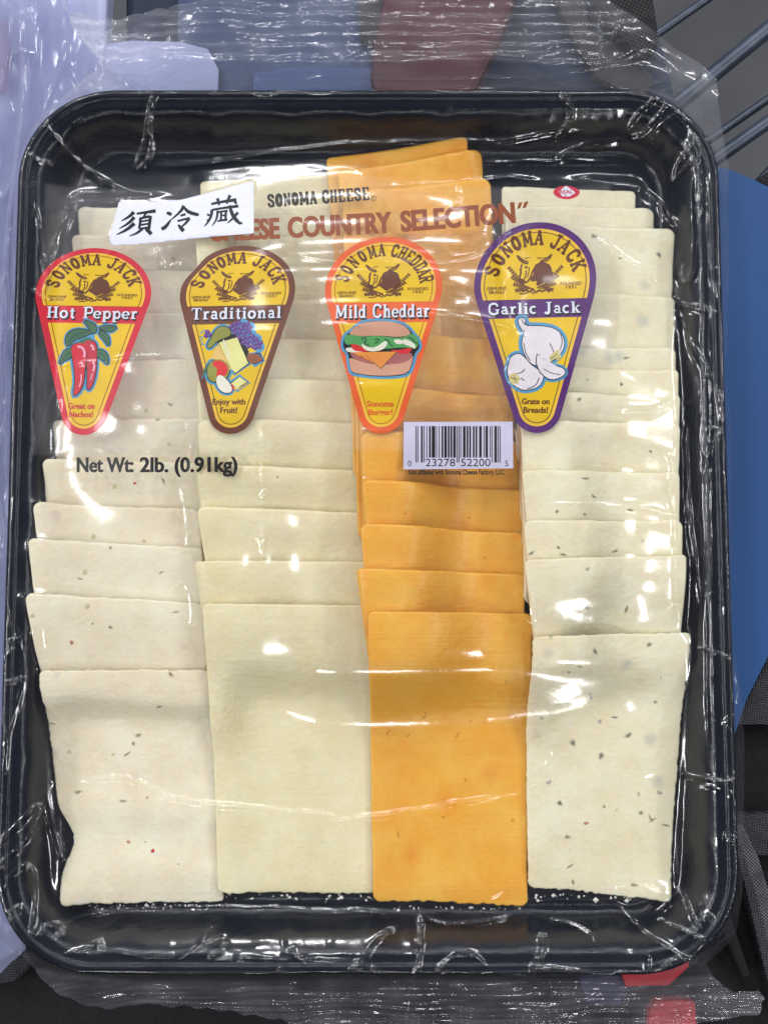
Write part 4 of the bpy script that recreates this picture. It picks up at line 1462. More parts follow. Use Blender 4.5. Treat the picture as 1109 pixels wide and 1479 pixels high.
def text_shape(s, bold=0.0):
    """2D outline of words in the built-in sans face: verts (y up, cap height about .7), faces"""
    key = (s, bold)
    if key in _font_cache:
        return _font_cache[key]
    cu = bpy.data.curves.new('t', 'FONT')
    cu.body = s
    cu.offset = bold
    cu.resolution_u = 4
    o = bpy.data.objects.new('t', cu)
    COL.objects.link(o)
    dg = bpy.context.evaluated_depsgraph_get()
    me = bpy.data.meshes.new_from_object(o.evaluated_get(dg))
    vs = [(v.co.x, v.co.y) for v in me.vertices]
    fs = [tuple(p.vertices) for p in me.polygons]
    bpy.data.objects.remove(o)
    bpy.data.curves.remove(cu)
    bpy.data.meshes.remove(me)
    _font_cache[key] = (vs, fs)
    return vs, fs


def bold3(sh, d=0.45):
    out_ = []
    for i, k in enumerate((-1, 0, 1)):
        out_.append(([(x + k * d, y + (0.15 * d if k == 0 else 0)) for x, y in sh[0]], sh[1], 0.5 * i))
    return out_


def text_fit(s, x0, y0, x1, y1, h, bold=0.02, curve_fn=None):
    """words from baseline start (x0,y0) to baseline end (x1,y1), cap height h (pixels)"""
    vs, fs = text_shape(s, bold)
    caph = max(v[1] for v in text_shape('H', bold)[0])
    xs = [v[0] for v in vs]
    a, b = min(xs), max(xs)
    dx, dy = x1 - x0, y1 - y0
    l = math.hypot(dx, dy)
    nx_, ny_ = dy / l, -dx / l
    out_ = []
    for x, y in vs:
        u = (x - a) / (b - a)
        hh = y / caph * h
        yy = (x0 + dx * u + nx_ * hh, y0 + dy * u + ny_ * hh)
        if curve_fn:
            yy = curve_fn(*yy)
        out_.append(yy)
    return (out_, fs)


# -- slab-serif and roman letters drawn as strokes: unit box, y down 0..1
def slab(ch):
    S = 0.20      # stem
    B = 0.13      # slab
    R = []

    def st(pts, w):
        R.append((pts, w))
    if ch == 'O':
        st(arc(.5, .5, .30, .42, 0, 360, 20), [.22 if 3 < i % 10 < 7 else .26 for i in range(21)])
    elif ch == 'S':
        st(curve([(.80, .34), (.78, .12), (.5, .07), (.2, .12), (.2, .36), (.5, .48), (.8, .62), (.8, .88), (.5, .94), (.22, .88), (.18, .66)], 3), .2)
    elif ch == 'C':
        st(curve([(.84, .36), (.82, .1), (.5, .06), (.2, .16), (.18, .5), (.2, .84), (.5, .94), (.82, .9), (.86, .66)], 3), .21)
    elif ch == 'N':
        st([(.2, .1), (.2, .95)], .16); st([(.8, .05), (.8, .9)], .16); st([(.2, .08), (.8, .92)], .2)
        st([(.03, .06), (.38, .06)], B); st([(.62, .06), (.98, .06)], B); st([(.03, .94), (.38, .94)], B)
    elif ch == 'M':
        st([(.16, .1), (.16, .95)], .16); st([(.84, .1), (.84, .95)], .2); st([(.18, .08), (.5, .8)], .18); st([(.82, .08), (.5, .8)], .12)
        for x in (.0, .68):
            st([(x, .06), (x + .32, .06)], B); st([(x, .94), (x + .32, .94)], B)
    elif ch == 'A':
        st([(.5, .04), (.18, .92)], .13); st([(.5, .04), (.8, .92)], .22); st([(.28, .66), (.72, .66)], .1); st([(.0, .94), (.36, .94)], B); st([(.6, .94), (1.0, .94)], B); st([(.34, .05), (.62, .05)], .1)
    elif ch == 'J':
        st(curve([(.62, .1), (.62, .7), (.6, .94), (.35, .95), (.15, .88), (.14, .7)], 3), S); st([(.36, .06), (.9, .06)], B)
    elif ch == 'K':
        st([(.24, .1), (.24, .9)], S); st([(.82, .1), (.34, .55)], .14); st([(.42, .46), (.82, .92)], .22)
        for a, b, y in ((.04, .44, .06), (.62, .98, .06), (.04, .44, .94), (.6, 1.0, .94)):
            st([(a, y), (b, y)], B)
    elif ch == 'H':
        st([(.24, .1), (.24, .9)], S); st([(.76, .1), (.76, .9)], S); st([(.24, .5), (.76, .5)], .12)
        for a, b in ((.04, .44), (.56, .96)):
            st([(a, .06), (b, .06)], B); st([(a, .94), (b, .94)], B)
    elif ch == 'E':
        st([(.28, .06), (.28, .94)], S); st([(.06, .06), (.9, .06)], B); st([(.06, .94), (.9, .94)], B); st([(.28, .5), (.68, .5)], .12); st([(.86, .02), (.86, .3)], .12); st([(.86, .7), (.86, .98)], .12)
    elif ch == 'D':
        st([(.26, .06), (.26, .94)], S); st([(.04, .06), (.36, .06)], B); st([(.04, .94), (.36, .94)], B); st(curve([(.3, .06), (.8, .1), (.84, .5), (.8, .9), (.3, .94)], 3), .19)
    elif ch == 'R':
        st([(.26, .06), (.26, .94)], S); st([(.04, .06), (.4, .06)], B); st([(.04, .94), (.46, .94)], B); st(curve([(.3, .06), (.84, .06), (.86, .5), (.34, .5)], 3), .16); st([(.5, .5), (.82, .9)], .2); st([(.66, .94), (1.0, .94)], B)
    return R


def roman(ch):
    """bold old-style roman, x-height .68 of cap; box y: 0 cap top, 1 baseline, descender 1.3; returns strokes, advance"""
    R = []
    x0 = .34       # x-height top
    s, h = .19, .075

    def st(pts, w):
        R.append((pts, w))

    def ser(a, b, y):
        st([(a, y), (b, y)], h)
    m_ = (x0 + 1) / 2
    if ch in 'oecadpbq':
        rx, ry = .24, (1 - x0) / 2 - .04
        if ch == 'o':
            st(arc(.32, m_, rx, ry, 0, 360, 16), [.14 + .05 * abs(math.cos(2 * math.pi * i / 16)) for i in range(17)])
            return R, .66
        if ch == 'e':
            st(arc(.32, m_, rx, ry, 0, 320, 14), [.09 + .09 * abs(math.cos(math.radians(i * 23))) for i in range(15)])
            st([(.12, m_), (.54, m_)], .08)
            return R, .62
        if ch == 'c':
            st(arc(.32, m_, rx, ry, 50, 310, 12), [.13 + .06 * math.sin(math.pi * i / 12) for i in range(13)])
            return R, .58
        if ch == 'a':
            st(curve([(.14, .48), (.2, .38), (.38, .37), (.46, .5), (.46, .98)], 3), .15)
            st(arc(.29, .8, .17, .15, 60, 330, 10), .13)
            ser(.42, .62, .965)
            return R, .64
        if ch == 'd':
            st(arc(.28, m_, .2, ry, 40, 320, 12), .14)
            st([(.5, .02), (.5, 1.0)], s); ser(.36, .5, .05); ser(.5, .68, .965)
            return R, .7
        if ch == 'p':
            st([(.2, x0), (.2, 1.3)], s); ser(.02, .2, x0 + .04); ser(.04, .4, 1.28)
            st(arc(.42, m_, .2, ry, -140, 140, 12), .15)
            return R, .7
    if ch == 't':
        st(curve([(.24, .14), (.24, .6), (.24, .98), (.42, .94)], 3), .18); ser(.06, .46, x0 + .04)
        return R, .48
    if ch == 'r':
        st([(.2, x0), (.2, 1.0)], s); ser(.02, .2, x0 + .04); ser(.04, .42, .965); st(curve([(.24, .52), (.34, .38), (.5, .42)], 2), .15)
        return R, .54
    if ch == 'i':
        st([(.2, x0), (.2, 1.0)], s); ser(.03, .2, x0 + .04); ser(.03, .38, .965); st([(.11, .14), (.29, .14)], .18)
        return R, .4
    if ch == 'l':
        st([(.2, .02), (.2, 1.0)], s); ser(.03, .2, .05); ser(.03, .38, .965)
        return R, .4
    if ch == 'n' or ch == 'h':
        st([(.2, x0 if ch == 'n' else .02), (.2, 1.0)], s); ser(.02, .2, (x0 + .04) if ch == 'n' else .05); ser(.04, .36, .965)
        st(curve([(.26, .5), (.4, .36), (.56, .42), (.56, 1.0)], 3), .16); ser(.44, .72, .965)
        return R, .75
    if ch == 'k':
        st([(.2, .02), (.2, 1.0)], s); ser(.02, .2, .05); ser(.04, .38, .965); st([(.58, x0 + .03), (.26, .7)], .1); st([(.34, .6), (.6, .98)], .18); ser(.46, .74, .965); ser(.46, .7, x0 + .04)
        return R, .74
    if ch == 'H':
        st([(.22, .03), (.22, .97)], .2); st([(.72, .03), (.72, .97)], .2); st([(.22, .5), (.72, .5)], .09)
        for a in (.04, .54):
            ser(a, a + .36, .04); ser(a, a + .36, .965)
        return R, .96
    if ch == 'P':
        st([(.24, .03), (.24, .97)], .2); ser(.04, .3, .04); ser(.04, .46, .965); st(curve([(.24, .05), (.72, .02), (.76, .54), (.28, .55)], 3), .14)
        return R, .76
    if ch == 'T':
        st([(.4, .04), (.4, .97)], .2); ser(.04, .78, .06); ser(.22, .6, .965); st([(.06, .03), (.06, .26)], .08); st([(.76, .03), (.76, .26)], .08)
        return R, .82
    if ch == 'M':
        st([(.16, .03), (.16, .97)], .12); st([(.92, .03), (.92, .97)], .2); st([(.18, .05), (.52, .86)], .2); st([(.9, .05), (.52, .86)], .1); ser(.02, .3, .965); ser(.74, 1.08, .965); ser(.0, .2, .04); ser(.86, 1.08, .04)
        return R, 1.14
    if ch == 'C' or ch == 'G':
        st(curve([(.76, .3), (.66, .06), (.4, .03), (.16, .14), (.12, .5), (.16, .86), (.4, .97), (.66, .94), (.78, .74)], 3), .17)
        if ch == 'G':
            st([(.74, .6), (.74, .96)], .18); ser(.56, .9, .58)
        else:
            st([(.77, .08), (.77, .32)], .08)
        return R, .9
    if ch == 'J':
        st(curve([(.36, .04), (.36, .7), (.34, .98), (.16, 1.0), (.06, .88)], 3), .2); ser(.16, .56, .04)
        return R, .62
    return R, .4


class Badge:
    """maps the shared label artwork (pixel grid of the sharpest label) onto each label's own bent outline"""

    def __init__(s, ys, cx, W, slope, pinch=None):
        s.ys, s.cx, s.W, s.slope, s.pinch = ys, cx, W, slope, pinch

    def __call__(s, X, Y):
        u = (X - 475.0) / 405.0
        py = np.interp(Y, [55, 565, 690, 1455], s.ys) if 55 <= Y <= 1455 else (s.ys[0] + (Y - 55) * .19 if Y < 55 else s.ys[3] + (Y - 1455) * .21)
        tt = (Y - 55) / 1400.0
        px = np.interp(tt, [0, .32, 1], s.cx) + u * s.W
        py = py + s.slope * u * s.W * (1 - 0.6 * max(0, tt - .4))
        if s.pinch:
            amt, yc, wd = s.pinch
            px += amt * math.exp(-((py - yc) / wd) ** 2) * max(0.0, -u) ** 2
        return (float(px), float(py))

    def P(s, shape):
        return ([s(x, y) for x, y in shape[0]], shape[1]) + tuple(shape[2:])


def badge_outline(ins, part='all'):
    R, r = 405 - ins, 165 - ins
    c1, c2 = (475, 455), (475, 1292)
    d = c2[1] - c1[1]
    al = math.asin((R - r) / d)
    # right tangent points
    aT = -al
    top = [(c1[0] + R * math.cos(t), c1[1] - R * math.sin(t)) for t in np.linspace(-al, math.pi + al, 44)]
    bot = [(c2[0] + r * math.cos(t), c2[1] - r * math.sin(t)) for t in np.linspace(math.pi + al, 2 * math.pi - al, 24)]
    pts = top + bot
    return pts


def half_w(ins, Y):
    R, r = 405 - ins, 165 - ins
    d = 1292 - 455
    al = math.asin((R - r) / d)
    x1, y1 = R * math.cos(-al), 455 + R * math.sin(al)
    x2, y2 = r * math.cos(-al), 1292 + r * math.sin(al)
    if Y <= y1:
        return math.sqrt(max(R * R - (Y - 455) ** 2, 0))
    return x1 + (x2 - x1) * (Y - y1) / (y2 - y1)


def upper_panel(ins, yb=565):
    R = 405 - ins
    a = [(475 + half_w(ins, y), y) for y in np.linspace(yb, 470, 6)]
    top = [(475 + R * math.cos(t), 455 - R * math.sin(t)) for t in np.linspace(-0.03, math.pi + 0.03, 36)]
    return a + top + [(475 - half_w(ins, y), y) for y in np.linspace(470, yb, 6)]


def lower_panel(ins, yt=690):
    r = 165 - ins
    al = math.asin(240.0 / 837)
    right = [(475 + half_w(ins, y), y) for y in np.linspace(yt, 1292 + r * math.sin(al), 12)]
    bot = [(475 + r * math.cos(t), 1292 - r * math.sin(t)) for t in np.linspace(-al, -math.pi + al, 20)]
    left = [(475 - half_w(ins, y), y) for y in np.linspace(1292 + r * math.sin(al), yt, 12)]
    return right + bot + left


YEL = ink('yellow', (240, 196, 2))
YEL2 = ink('golden', (248, 196, 60))
BRN = ink('brown', (104, 50, 16))
BLK = ink('black', (18, 16, 18))
WHT = ink('white', (232, 234, 246))
SKY = ink('sky_blue', (84, 158, 200))


def slab_word(word, angs, wid, r0=252, r1=350):
    out_ = []
    for ch, a in zip(word, angs):
        for pts, w in slab(ch):
            sh = ribbon(pts, [x * 1.2 for x in w] if isinstance(w, list) else w * 1.2)
            vs = []
            for x, y in sh[0]:
                th = math.radians(a)
                rr_ = r1 + (r0 - r1) * y
                tx = (x - .5) * wid
                vs.append((475 + rr_ * math.sin(th) + tx * math.cos(th), 455 - rr_ * math.cos(th) + tx * math.sin(th)))
            out_.append((vs, sh[1]))
    return out_


def emblem_shapes():
    """steer's head among sprigs (pixel grid of the label artwork)"""
    S = []
    # dark shaggy mane
    S.append(poly(ccurve([(470, 330), (510, 318), (560, 330), (575, 352), (585, 385), (580, 420), (560, 448), (520, 462), (500, 478), (478, 470), (490, 440), (450, 450), (440, 430), (462, 400), (458, 360)], 2)))
    # face outline
    for pts, w in [([(382, 330), (372, 360), (378, 390), (366, 415), (384, 440), (400, 455), (420, 450), (440, 425), (448, 395), (462, 360)], 9),
                   ([(345, 270), (362, 300), (392, 322), (420, 328), (415, 312), (388, 306), (365, 285), (345, 270)], 8),
                   ([(575, 268), (560, 300), (530, 318), (498, 324), (505, 312), (535, 300), (575, 268)], 8),
                   ([(400, 350), (420, 352)], 10), ([(408, 368), (412, 400), (400, 430)], 6), ([(430, 350), (428, 390), (420, 420)], 5),
                   ([(585, 385), (588, 420), (565, 450), (520, 478), (490, 490)], 8), ([(384, 440), (395, 470), (440, 490), (470, 500)], 7),
                   ([(392, 515), (420, 500), (440, 520), (460, 495), (480, 525), (500, 505), (520, 515), (540, 508)], 9),
                   ([(370, 525), (410, 530), (440, 510), (470, 530)], 6)]:
        S.append(ribbon(curve(pts, 2), w * 1.35))
    S.append(poly(ccurve([(380, 425), (402, 432), (412, 446), (398, 458), (382, 448)], 1)))
    S.append(poly(arc(567, 513, 9, 9, 0, 360, 10)[:-1]))
    # wheat sprigs
    for sgn in (-1, 1):
        for (ax, ay), (bx, by), n in [((420, 490), (290, 345), 7), ((430, 495), (315, 410), 6), ((440, 500), (330, 460), 5), ((425, 495), (345, 505), 4)]:
            if sgn > 0:
                ax, bx = 950 - ax - 10, 950 - bx - 8
            S.append(ribbon([(ax, ay), (bx, by)], 4))
            for k in range(n):
                t = 0.28 + 0.72 * k / n
                cx_, cy_ = ax + (bx - ax) * t, ay + (by - ay) * t
                dx, dy = (bx - ax), (by - ay)
                l = math.hypot(dx, dy)
                dx, dy = dx / l, dy / l
                for s2 in (-1, 1):
                    ex, ey = cx_ + dx * 20 - dy * s2 * 13, cy_ + dy * 20 + dx * s2 * 13
                    S.append(poly([(cx_, cy_), (cx_ + dx * 13 - dy * s2 * 3, cy_ + dy * 13 + dx * s2 * 3), (ex, ey), (cx_ + dx * 5 - dy * s2 * 11, cy_ + dy * 5 + dx * s2 * 11)]))
    for k in range(5):
        S.append(ribbon([(480 + k * 12, 285 + k * 2), (492 + k * 12, 300 - k * 3)], 5))
        S.append(ribbon([(395 + k * 8, 295 - k * 2), (402 + k * 8, 285)], 4))
    return S


EMB = emblem_shapes()


def make_badge(B, border, border_dark, word, angs, wid, title, tx0, tx1, tyb, th, slogan, label, extra=0):
    base = drape('printed_badge', [B.P(poly(badge_outline(0)))], border, film, 0, cut=0.001)
    base['label'] = label
    pan = [B.P(poly(upper_panel(44))), B.P(poly(lower_panel(44)))]
    drape('golden_panel', pan, YEL2, base, 1, cut=0.001)
    drape('yellow_panel', [B.P(poly(upper_panel(60))), B.P(poly(lower_panel(60)))], YEL, base, 2, cut=0.001)
    u1, l1 = upper_panel(68), lower_panel(68)
    drape('key_line', [B.P(ribbon(u1, 5)), B.P(ribbon(l1, 5))], border_dark, base, 3, cut=0.001)
    drape('arched_lettering', [B.P(s) for s in slab_word(word, angs, wid)], BRN, base, 4, cut=0.001)
    drape('steer_emblem', [B.P(s) for s in EMB], BRN, base, 3.6, cut=0.001)
    small = []
    half = []
    for s_, x0, x1, y in (('GENUINE', 155, 285, 497), ('BRAND', 172, 272, 523), ('FOUNDED', 642, 784, 475), ('1931', 680, 748, 500)):
        (small if x0 < 400 else half).append(B.P(text_fit(s_, x0, y, x1, y, 21, 0.02)))
    drape('left_lettering', small, BRN, base, 3.6, cut=0.001)
    drape('right_lettering', half, BRN, base, 3.6, cut=0.001)
    # title on the band
    shs, sh2 = [], []
    x = 0
    adv = []
    for ch in title:
        if ch == ' ':
            adv.append((None, x)); x += .5
            continue
        R, a = roman(ch)
        adv.append((R, x)); x += a + .06
    sc_ = (tx1 - tx0) / x
    for R, xx in adv:
        if R is None:
            continue
        for pts, w in R:
            P = [(tx0 + (xx + p_[0]) * sc_, tyb - th * (1 - p_[1])) for p_ in pts]
            wf = (sc_ + th) / 2
            ww = [q * wf for q in w] if isinstance(w, list) else w * wf
            shs.append(B.P(ribbon(P, ww)))
            P2 = [(a_ + 7, b_ + 8) for a_, b_ in P]
            ww2 = [q + 7 for q in ww] if isinstance(ww, list) else ww + 7
            sh2.append(B.P(ribbon(P2, ww2)))
    drape('title_shadow', sh2, BLK, base, 3, cut=0.001)
    drape('title_lettering', shs, WHT, base, 4.2, cut=0.001)
    return base


def pict(base, B, items, layer0=3.4):
    """flat picture pieces from the label artwork; items: (name, ink, shapes)"""
    for i, (nm, mt, shp) in enumerate(items):
        drape(nm, [B.P(s) for s in shp], mt, base, layer0 + 0.5 * i, cut=0.001)


# crop-to-artwork helper: items are drawn in each crop's own pixels
def crop(kx, ox, oy):
    return lambda x, y: (ox + x / kx, oy + y / kx)


class Direct:
    def __init__(s, f):
        s.f = f

    def P(s, shape):
        return ([s.f(x, y) for x, y in shape[0]], shape[1]) + tuple(shape[2:])


C3, C4, C5, C6 = crop(4.93, 40, 340), crop(4.93, 245, 340), crop(4.93, 460, 330), crop(4.62, 670, 310)
JA = [-74, -57.5, -42, -28, -13, 2, 25, 38, 54, 68.5]
JW = 'SONOMAJACK'
CA = [-74, -60, -46, -32, -18, -5, 13, 24, 34.5, 45, 56, 66.5, 77]
CW = 'SONOMACHEDDAR'

RED = ink('red', (218, 30, 54))
DRED = ink('dark_red', (150, 22, 20))
BRW = ink('chocolate', (112, 58, 34))
DBR = ink('dark_chocolate', (62, 30, 20))
ORG = ink('orange', (240, 98, 36))
DOR = ink('dark_orange', (190, 70, 24))
PUR = ink('purple', (88, 34, 112))
DPU = ink('dark_plum', (60, 22, 50))
GRN = ink('leaf_green', (62, 110, 78))
DGRN = ink('dark_green', (28, 62, 48))
CHIL = ink('chili_red', (202, 36, 62))
PINK = ink('highlight_pink', (244, 176, 196))
BUN = ink('bun', (214, 158, 128))
BUND = ink('bun_light', (222, 168, 132))
LET = ink('lettuce', (86, 164, 90))
TOM = ink('tomato', (222, 40, 44))
CHD = ink('cheddar', (240, 150, 60))
HAM = ink('meat', (176, 100, 96))
CRM = ink('cream', (240, 236, 214))
GRP = ink('grape', (92, 52, 130))
GRPL = ink('grape_light', (128, 92, 166))
PEAR = ink('pear', (150, 150, 60))
PALY = ink('pale_yellow', (238, 234, 150))
CHTAN = ink('tan', (236, 196, 110))
NUT = ink('almond', (150, 84, 48))
GARL = ink('garlic_white', (238, 228, 232))
ROOT = ink('root', (216, 200, 130))


def slogan(base, f, l1, l2, mt):
    D = Direct(f)
    drape('slogan_lettering', bold3(D.P(text_fit(*l1)), 0.2) + bold3(D.P(text_fit(*l2)), 0.2), mt, base, 3.6, cut=0.001)


# 1 hot pepper
B1 = Badge([359.3, 442.0, 467.0, 628.0], [139, 135.5, 120.5], 83.0, 0.015, (-1.0, 430, 20))
b = make_badge(B1, RED, DRED, JW, JA, 66, 'Hot Pepper', 155, 800, 655, 82, None, 'red bordered badge with two chili peppers')
slogan(b, C3, ('Great on', 292, 1235, 480, 1235, 40, 0.015), ('Nachos!', 300, 1294, 468, 1294, 40, 0.015), RED)
D = Direct(C3)
leafs = [[(395, 603), (450, 615), (490, 640), (495, 690), (460, 700), (440, 660)], [(270, 760), (285, 700), (340, 668), (420, 672), (470, 690), (400, 725), (340, 740), (290, 800)],
         [(495, 665), (560, 640), (650, 650), (600, 690), (560, 680)], [(505, 680), (560, 690), (590, 740), (580, 800), (550, 750), (520, 720)],
         [(320, 800), (270, 815), (240, 870), (225, 925), (270, 890), (320, 870)], [(495, 810), (550, 820), (580, 870), (575, 930), (540, 890), (500, 870)]]
ch1 = ccurve([(315, 790), (345, 772), (385, 765), (420, 790), (425, 850), (412, 940), (405, 1030), (385, 1100), (335, 1150), (330, 1120), (345, 1040), (332, 920), (318, 850)], 1)
ch2 = ccurve([(392, 770), (430, 748), (480, 755), (497, 800), (495, 900), (488, 990), (465, 1070), (440, 1104), (425, 1090), (430, 1000), (425, 900), (428, 820)], 1)
outl = lambda P, w: ribbon(P, w, closed=True)
pict(b, D, [('picture_halo', SKY, [outl(ch1, 44), outl(ch2, 40)] + [outl(ccurve(q, 1), 30) for q in leafs] + [poly([(340, 700), (480, 690), (480, 790), (330, 800)])]),
            ('picture_outline', BLK, [outl(ch1, 14), outl(ch2, 14)] + [outl(ccurve(q, 1), 12) for q in leafs]),
            ('pepper_leaves_picture', GRN, [poly(ccurve(q, 1)) for q in leafs] + [poly(ccurve([(335, 790), (380, 745), (440, 725), (470, 750), (420, 775), (380, 780)], 1))]),
            ('leaf_veins', DGRN, [ribbon(curve(p_, 2), 5) for p_ in ([(290, 770), (340, 710), (440, 685)], [(515, 690), (560, 730), (580, 790)], [(510, 670), (570, 660), (640, 652)], [(235, 910), (280, 850), (315, 830)], [(505, 830), (550, 860), (572, 920)])]),
            ('second_pepper_picture', CHIL, [poly(ch2)]),
            ('pepper_picture', RED, [poly(ch1)]),
            ('pepper_shine', PINK, [ribbon(curve(p_, 2), w) for p_, w in (([(360, 792), (395, 800), (412, 840), (405, 870)], 16), ([(385, 900), (398, 930)], 12), ([(385, 990), (385, 1040), (370, 1080)], 9), ([(452, 780), (472, 800), (470, 820)], 16), ([(470, 900), (480, 930), (470, 970)], 14), ([(465, 985), (452, 1030)], 8))])])

# 2 traditional
B2 = Badge([356.0, 441.5, 468.0, 626.4], [350, 342.5, 333.0], 83.0, -0.02, (9.0, 384, 16))
b = make_badge(B2, BRW, DBR, JW, JA, 66, 'Traditional', 160, 800, 655, 80, None, 'brown bordered badge with cheese wedge and fruit')
slogan(b, C4, ('Enjoy with', 308, 1204, 540, 1204, 40, 0.015), ('Fruit!', 362, 1265, 482, 1265, 40, 0.015), BRW)
D = Direct(C4)
grapes = [(440, 650), (465, 635), (495, 625), (528, 635), (560, 635), (455, 672), (485, 660), (515, 665), (545, 665), (575, 655), (470, 695), (502, 695), (535, 700), (570, 690), (495, 730), (528, 735), (560, 728), (592, 720), (525, 765), (556, 762), (590, 755), (620, 740), (560, 790), (595, 790), (625, 770), (650, 765), (610, 800), (640, 795), (270, 690), (285, 710), (262, 715)]
wedge = [(350, 765), (450, 725), (480, 730), (565, 915), (470, 985), (350, 775)]
wside = [(300, 880), (315, 830), (350, 770), (400, 870), (440, 960), (410, 960), (350, 890)]
apple = ccurve([(270, 960), (285, 910), (330, 885), (380, 885), (420, 920), (430, 970), (410, 1015), (360, 1040), (300, 1045), (272, 1010)], 1)
asl = ccurve([(345, 995), (380, 1000), (430, 1050), (450, 1100), (430, 1125), (380, 1120), (345, 1085), (332, 1040)], 1)
crk = [(430, 1060), (500, 1010), (555, 1045), (480, 1095)]
pear = ccurve([(270, 780), (300, 730), (330, 670), (380, 645), (430, 665), (440, 710), (400, 730), (340, 750), (300, 800), (275, 805)], 1)
pict(b, D, [('picture_halo', SKY, [poly(arc(x, y, 40, 40, 0, 360, 10)[:-1]) for x, y in grapes[3:28:3]] + [outl(wedge, 36), outl(apple, 44), outl(asl, 38), outl(pear, 36), outl(crk, 44), outl([(560, 850), (640, 840), (665, 890), (610, 925)], 34), poly([(440, 650), (600, 650), (660, 790), (470, 760)])]
             + [ribbon(curve(p_, 2), 8) for p_ in ([(270, 690), (250, 672), (235, 690), (220, 700)], [(215, 720), (240, 725), (225, 750), (215, 745)], [(240, 760), (225, 775), (250, 780)], [(300, 880), (250, 960), (232, 1025)])]),
            ('picture_outline', BLK, [outl(wedge, 12), outl(apple, 12), outl(asl, 12), outl(pear, 12), outl(crk, 12), poly(ccurve([(300, 800), (460, 660), (600, 880), (440, 980)], 1)), outl([(560, 850), (640, 840), (665, 890), (610, 915)], 12)]),
            ('grapes_picture', GRP, [poly(arc(x, y, 18, 18, 0, 360, 10)[:-1]) for x, y in grapes]),
            ('grape_shine', GRPL, [poly(arc(x - 3, y - 4, 9, 8, 0, 360, 8)[:-1]) for x, y in grapes]),
            ('pear_picture', PEAR, [poly(pear)]),
            ('almond_picture', NUT, [poly(ccurve([(545, 850), (600, 838), (650, 860), (668, 890), (620, 912), (570, 915)], 1))]),
            ('wedge_side', CHTAN, [poly(wside), poly(ccurve([(440, 1075), (480, 1110), (555, 1060), (560, 1045), (500, 1090)], 1))]),
            ('wedge_picture', PALY, [poly([(352, 765), (482, 728), (562, 912), (470, 982), (440, 950)]), poly([(438, 1058), (500, 1008), (552, 1045), (482, 1090)])]),
            ('apple_picture', PEAR, [poly(apple)]),
            ('apple_blush', TOM, [poly(ccurve([(310, 895), (370, 890), (415, 930), (415, 990), (370, 1010), (330, 1010), (345, 950), (310, 930)], 1)), poly(ccurve([(450, 1055), (462, 1090), (440, 1120), (430, 1110), (440, 1080)], 1))]),
            ('leaf_picture', GRN, [poly(ccurve([(300, 895), (250, 935), (232, 1020), (262, 975), (280, 930)], 1))]),
            ('apple_flesh', CRM, [poly(asl), ribbon([(385, 745), (430, 880)], 12)])])

# 3 mild cheddar
B3 = Badge([343.0, 436.5, 466.0, 625.7], [557.5, 553.5, 550.5], 84.5, -0.015)
b = make_badge(B3, ORG, DOR, CW, CA, 52, 'Mild Cheddar', 145, 800, 660, 82, None, 'orange bordered badge with a cheeseburger')
slogan(b, C5, ('Sonoma', 345, 1268, 535, 1268, 40, 0.015), ('Burger!', 355, 1328, 527, 1328, 40, 0.015), ORG)
D = Direct(C5)
burger = ccurve([(240, 720), (290, 670), (380, 652), (480, 655), (590, 670), (650, 710), (680, 750), (715, 790), (730, 850), (690, 890), (678, 960), (650, 1040), (560, 1060), (400, 1062), (270, 1045), (225, 1030), (210, 960), (205, 890), (170, 860), (170, 790), (195, 750)], 1)
topb = ccurve([(215, 760), (240, 715), (300, 675), (400, 660), (520, 662), (610, 690), (660, 745), (640, 765), (560, 775), (460, 765), (380, 765), (300, 768)], 1)
botb = ccurve([(215, 915), (300, 950), (400, 970), (520, 970), (640, 945), (672, 900), (668, 950), (640, 1030), (540, 1048), (400, 1050), (280, 1035), (232, 1020), (222, 970)], 1)
let = ccurve([(178, 790), (200, 755), (260, 762), (320, 772), (400, 765), (470, 770), (520, 778), (600, 780), (660, 745), (700, 770), (715, 820), (690, 860), (640, 850), (560, 850), (480, 860), (400, 850), (330, 855), (260, 820), (200, 835)], 1)
ham = ccurve([(218, 880), (260, 880), (420, 885), (560, 880), (670, 885), (660, 930), (600, 960), (520, 968), (400, 965), (320, 955), (250, 930)], 1)
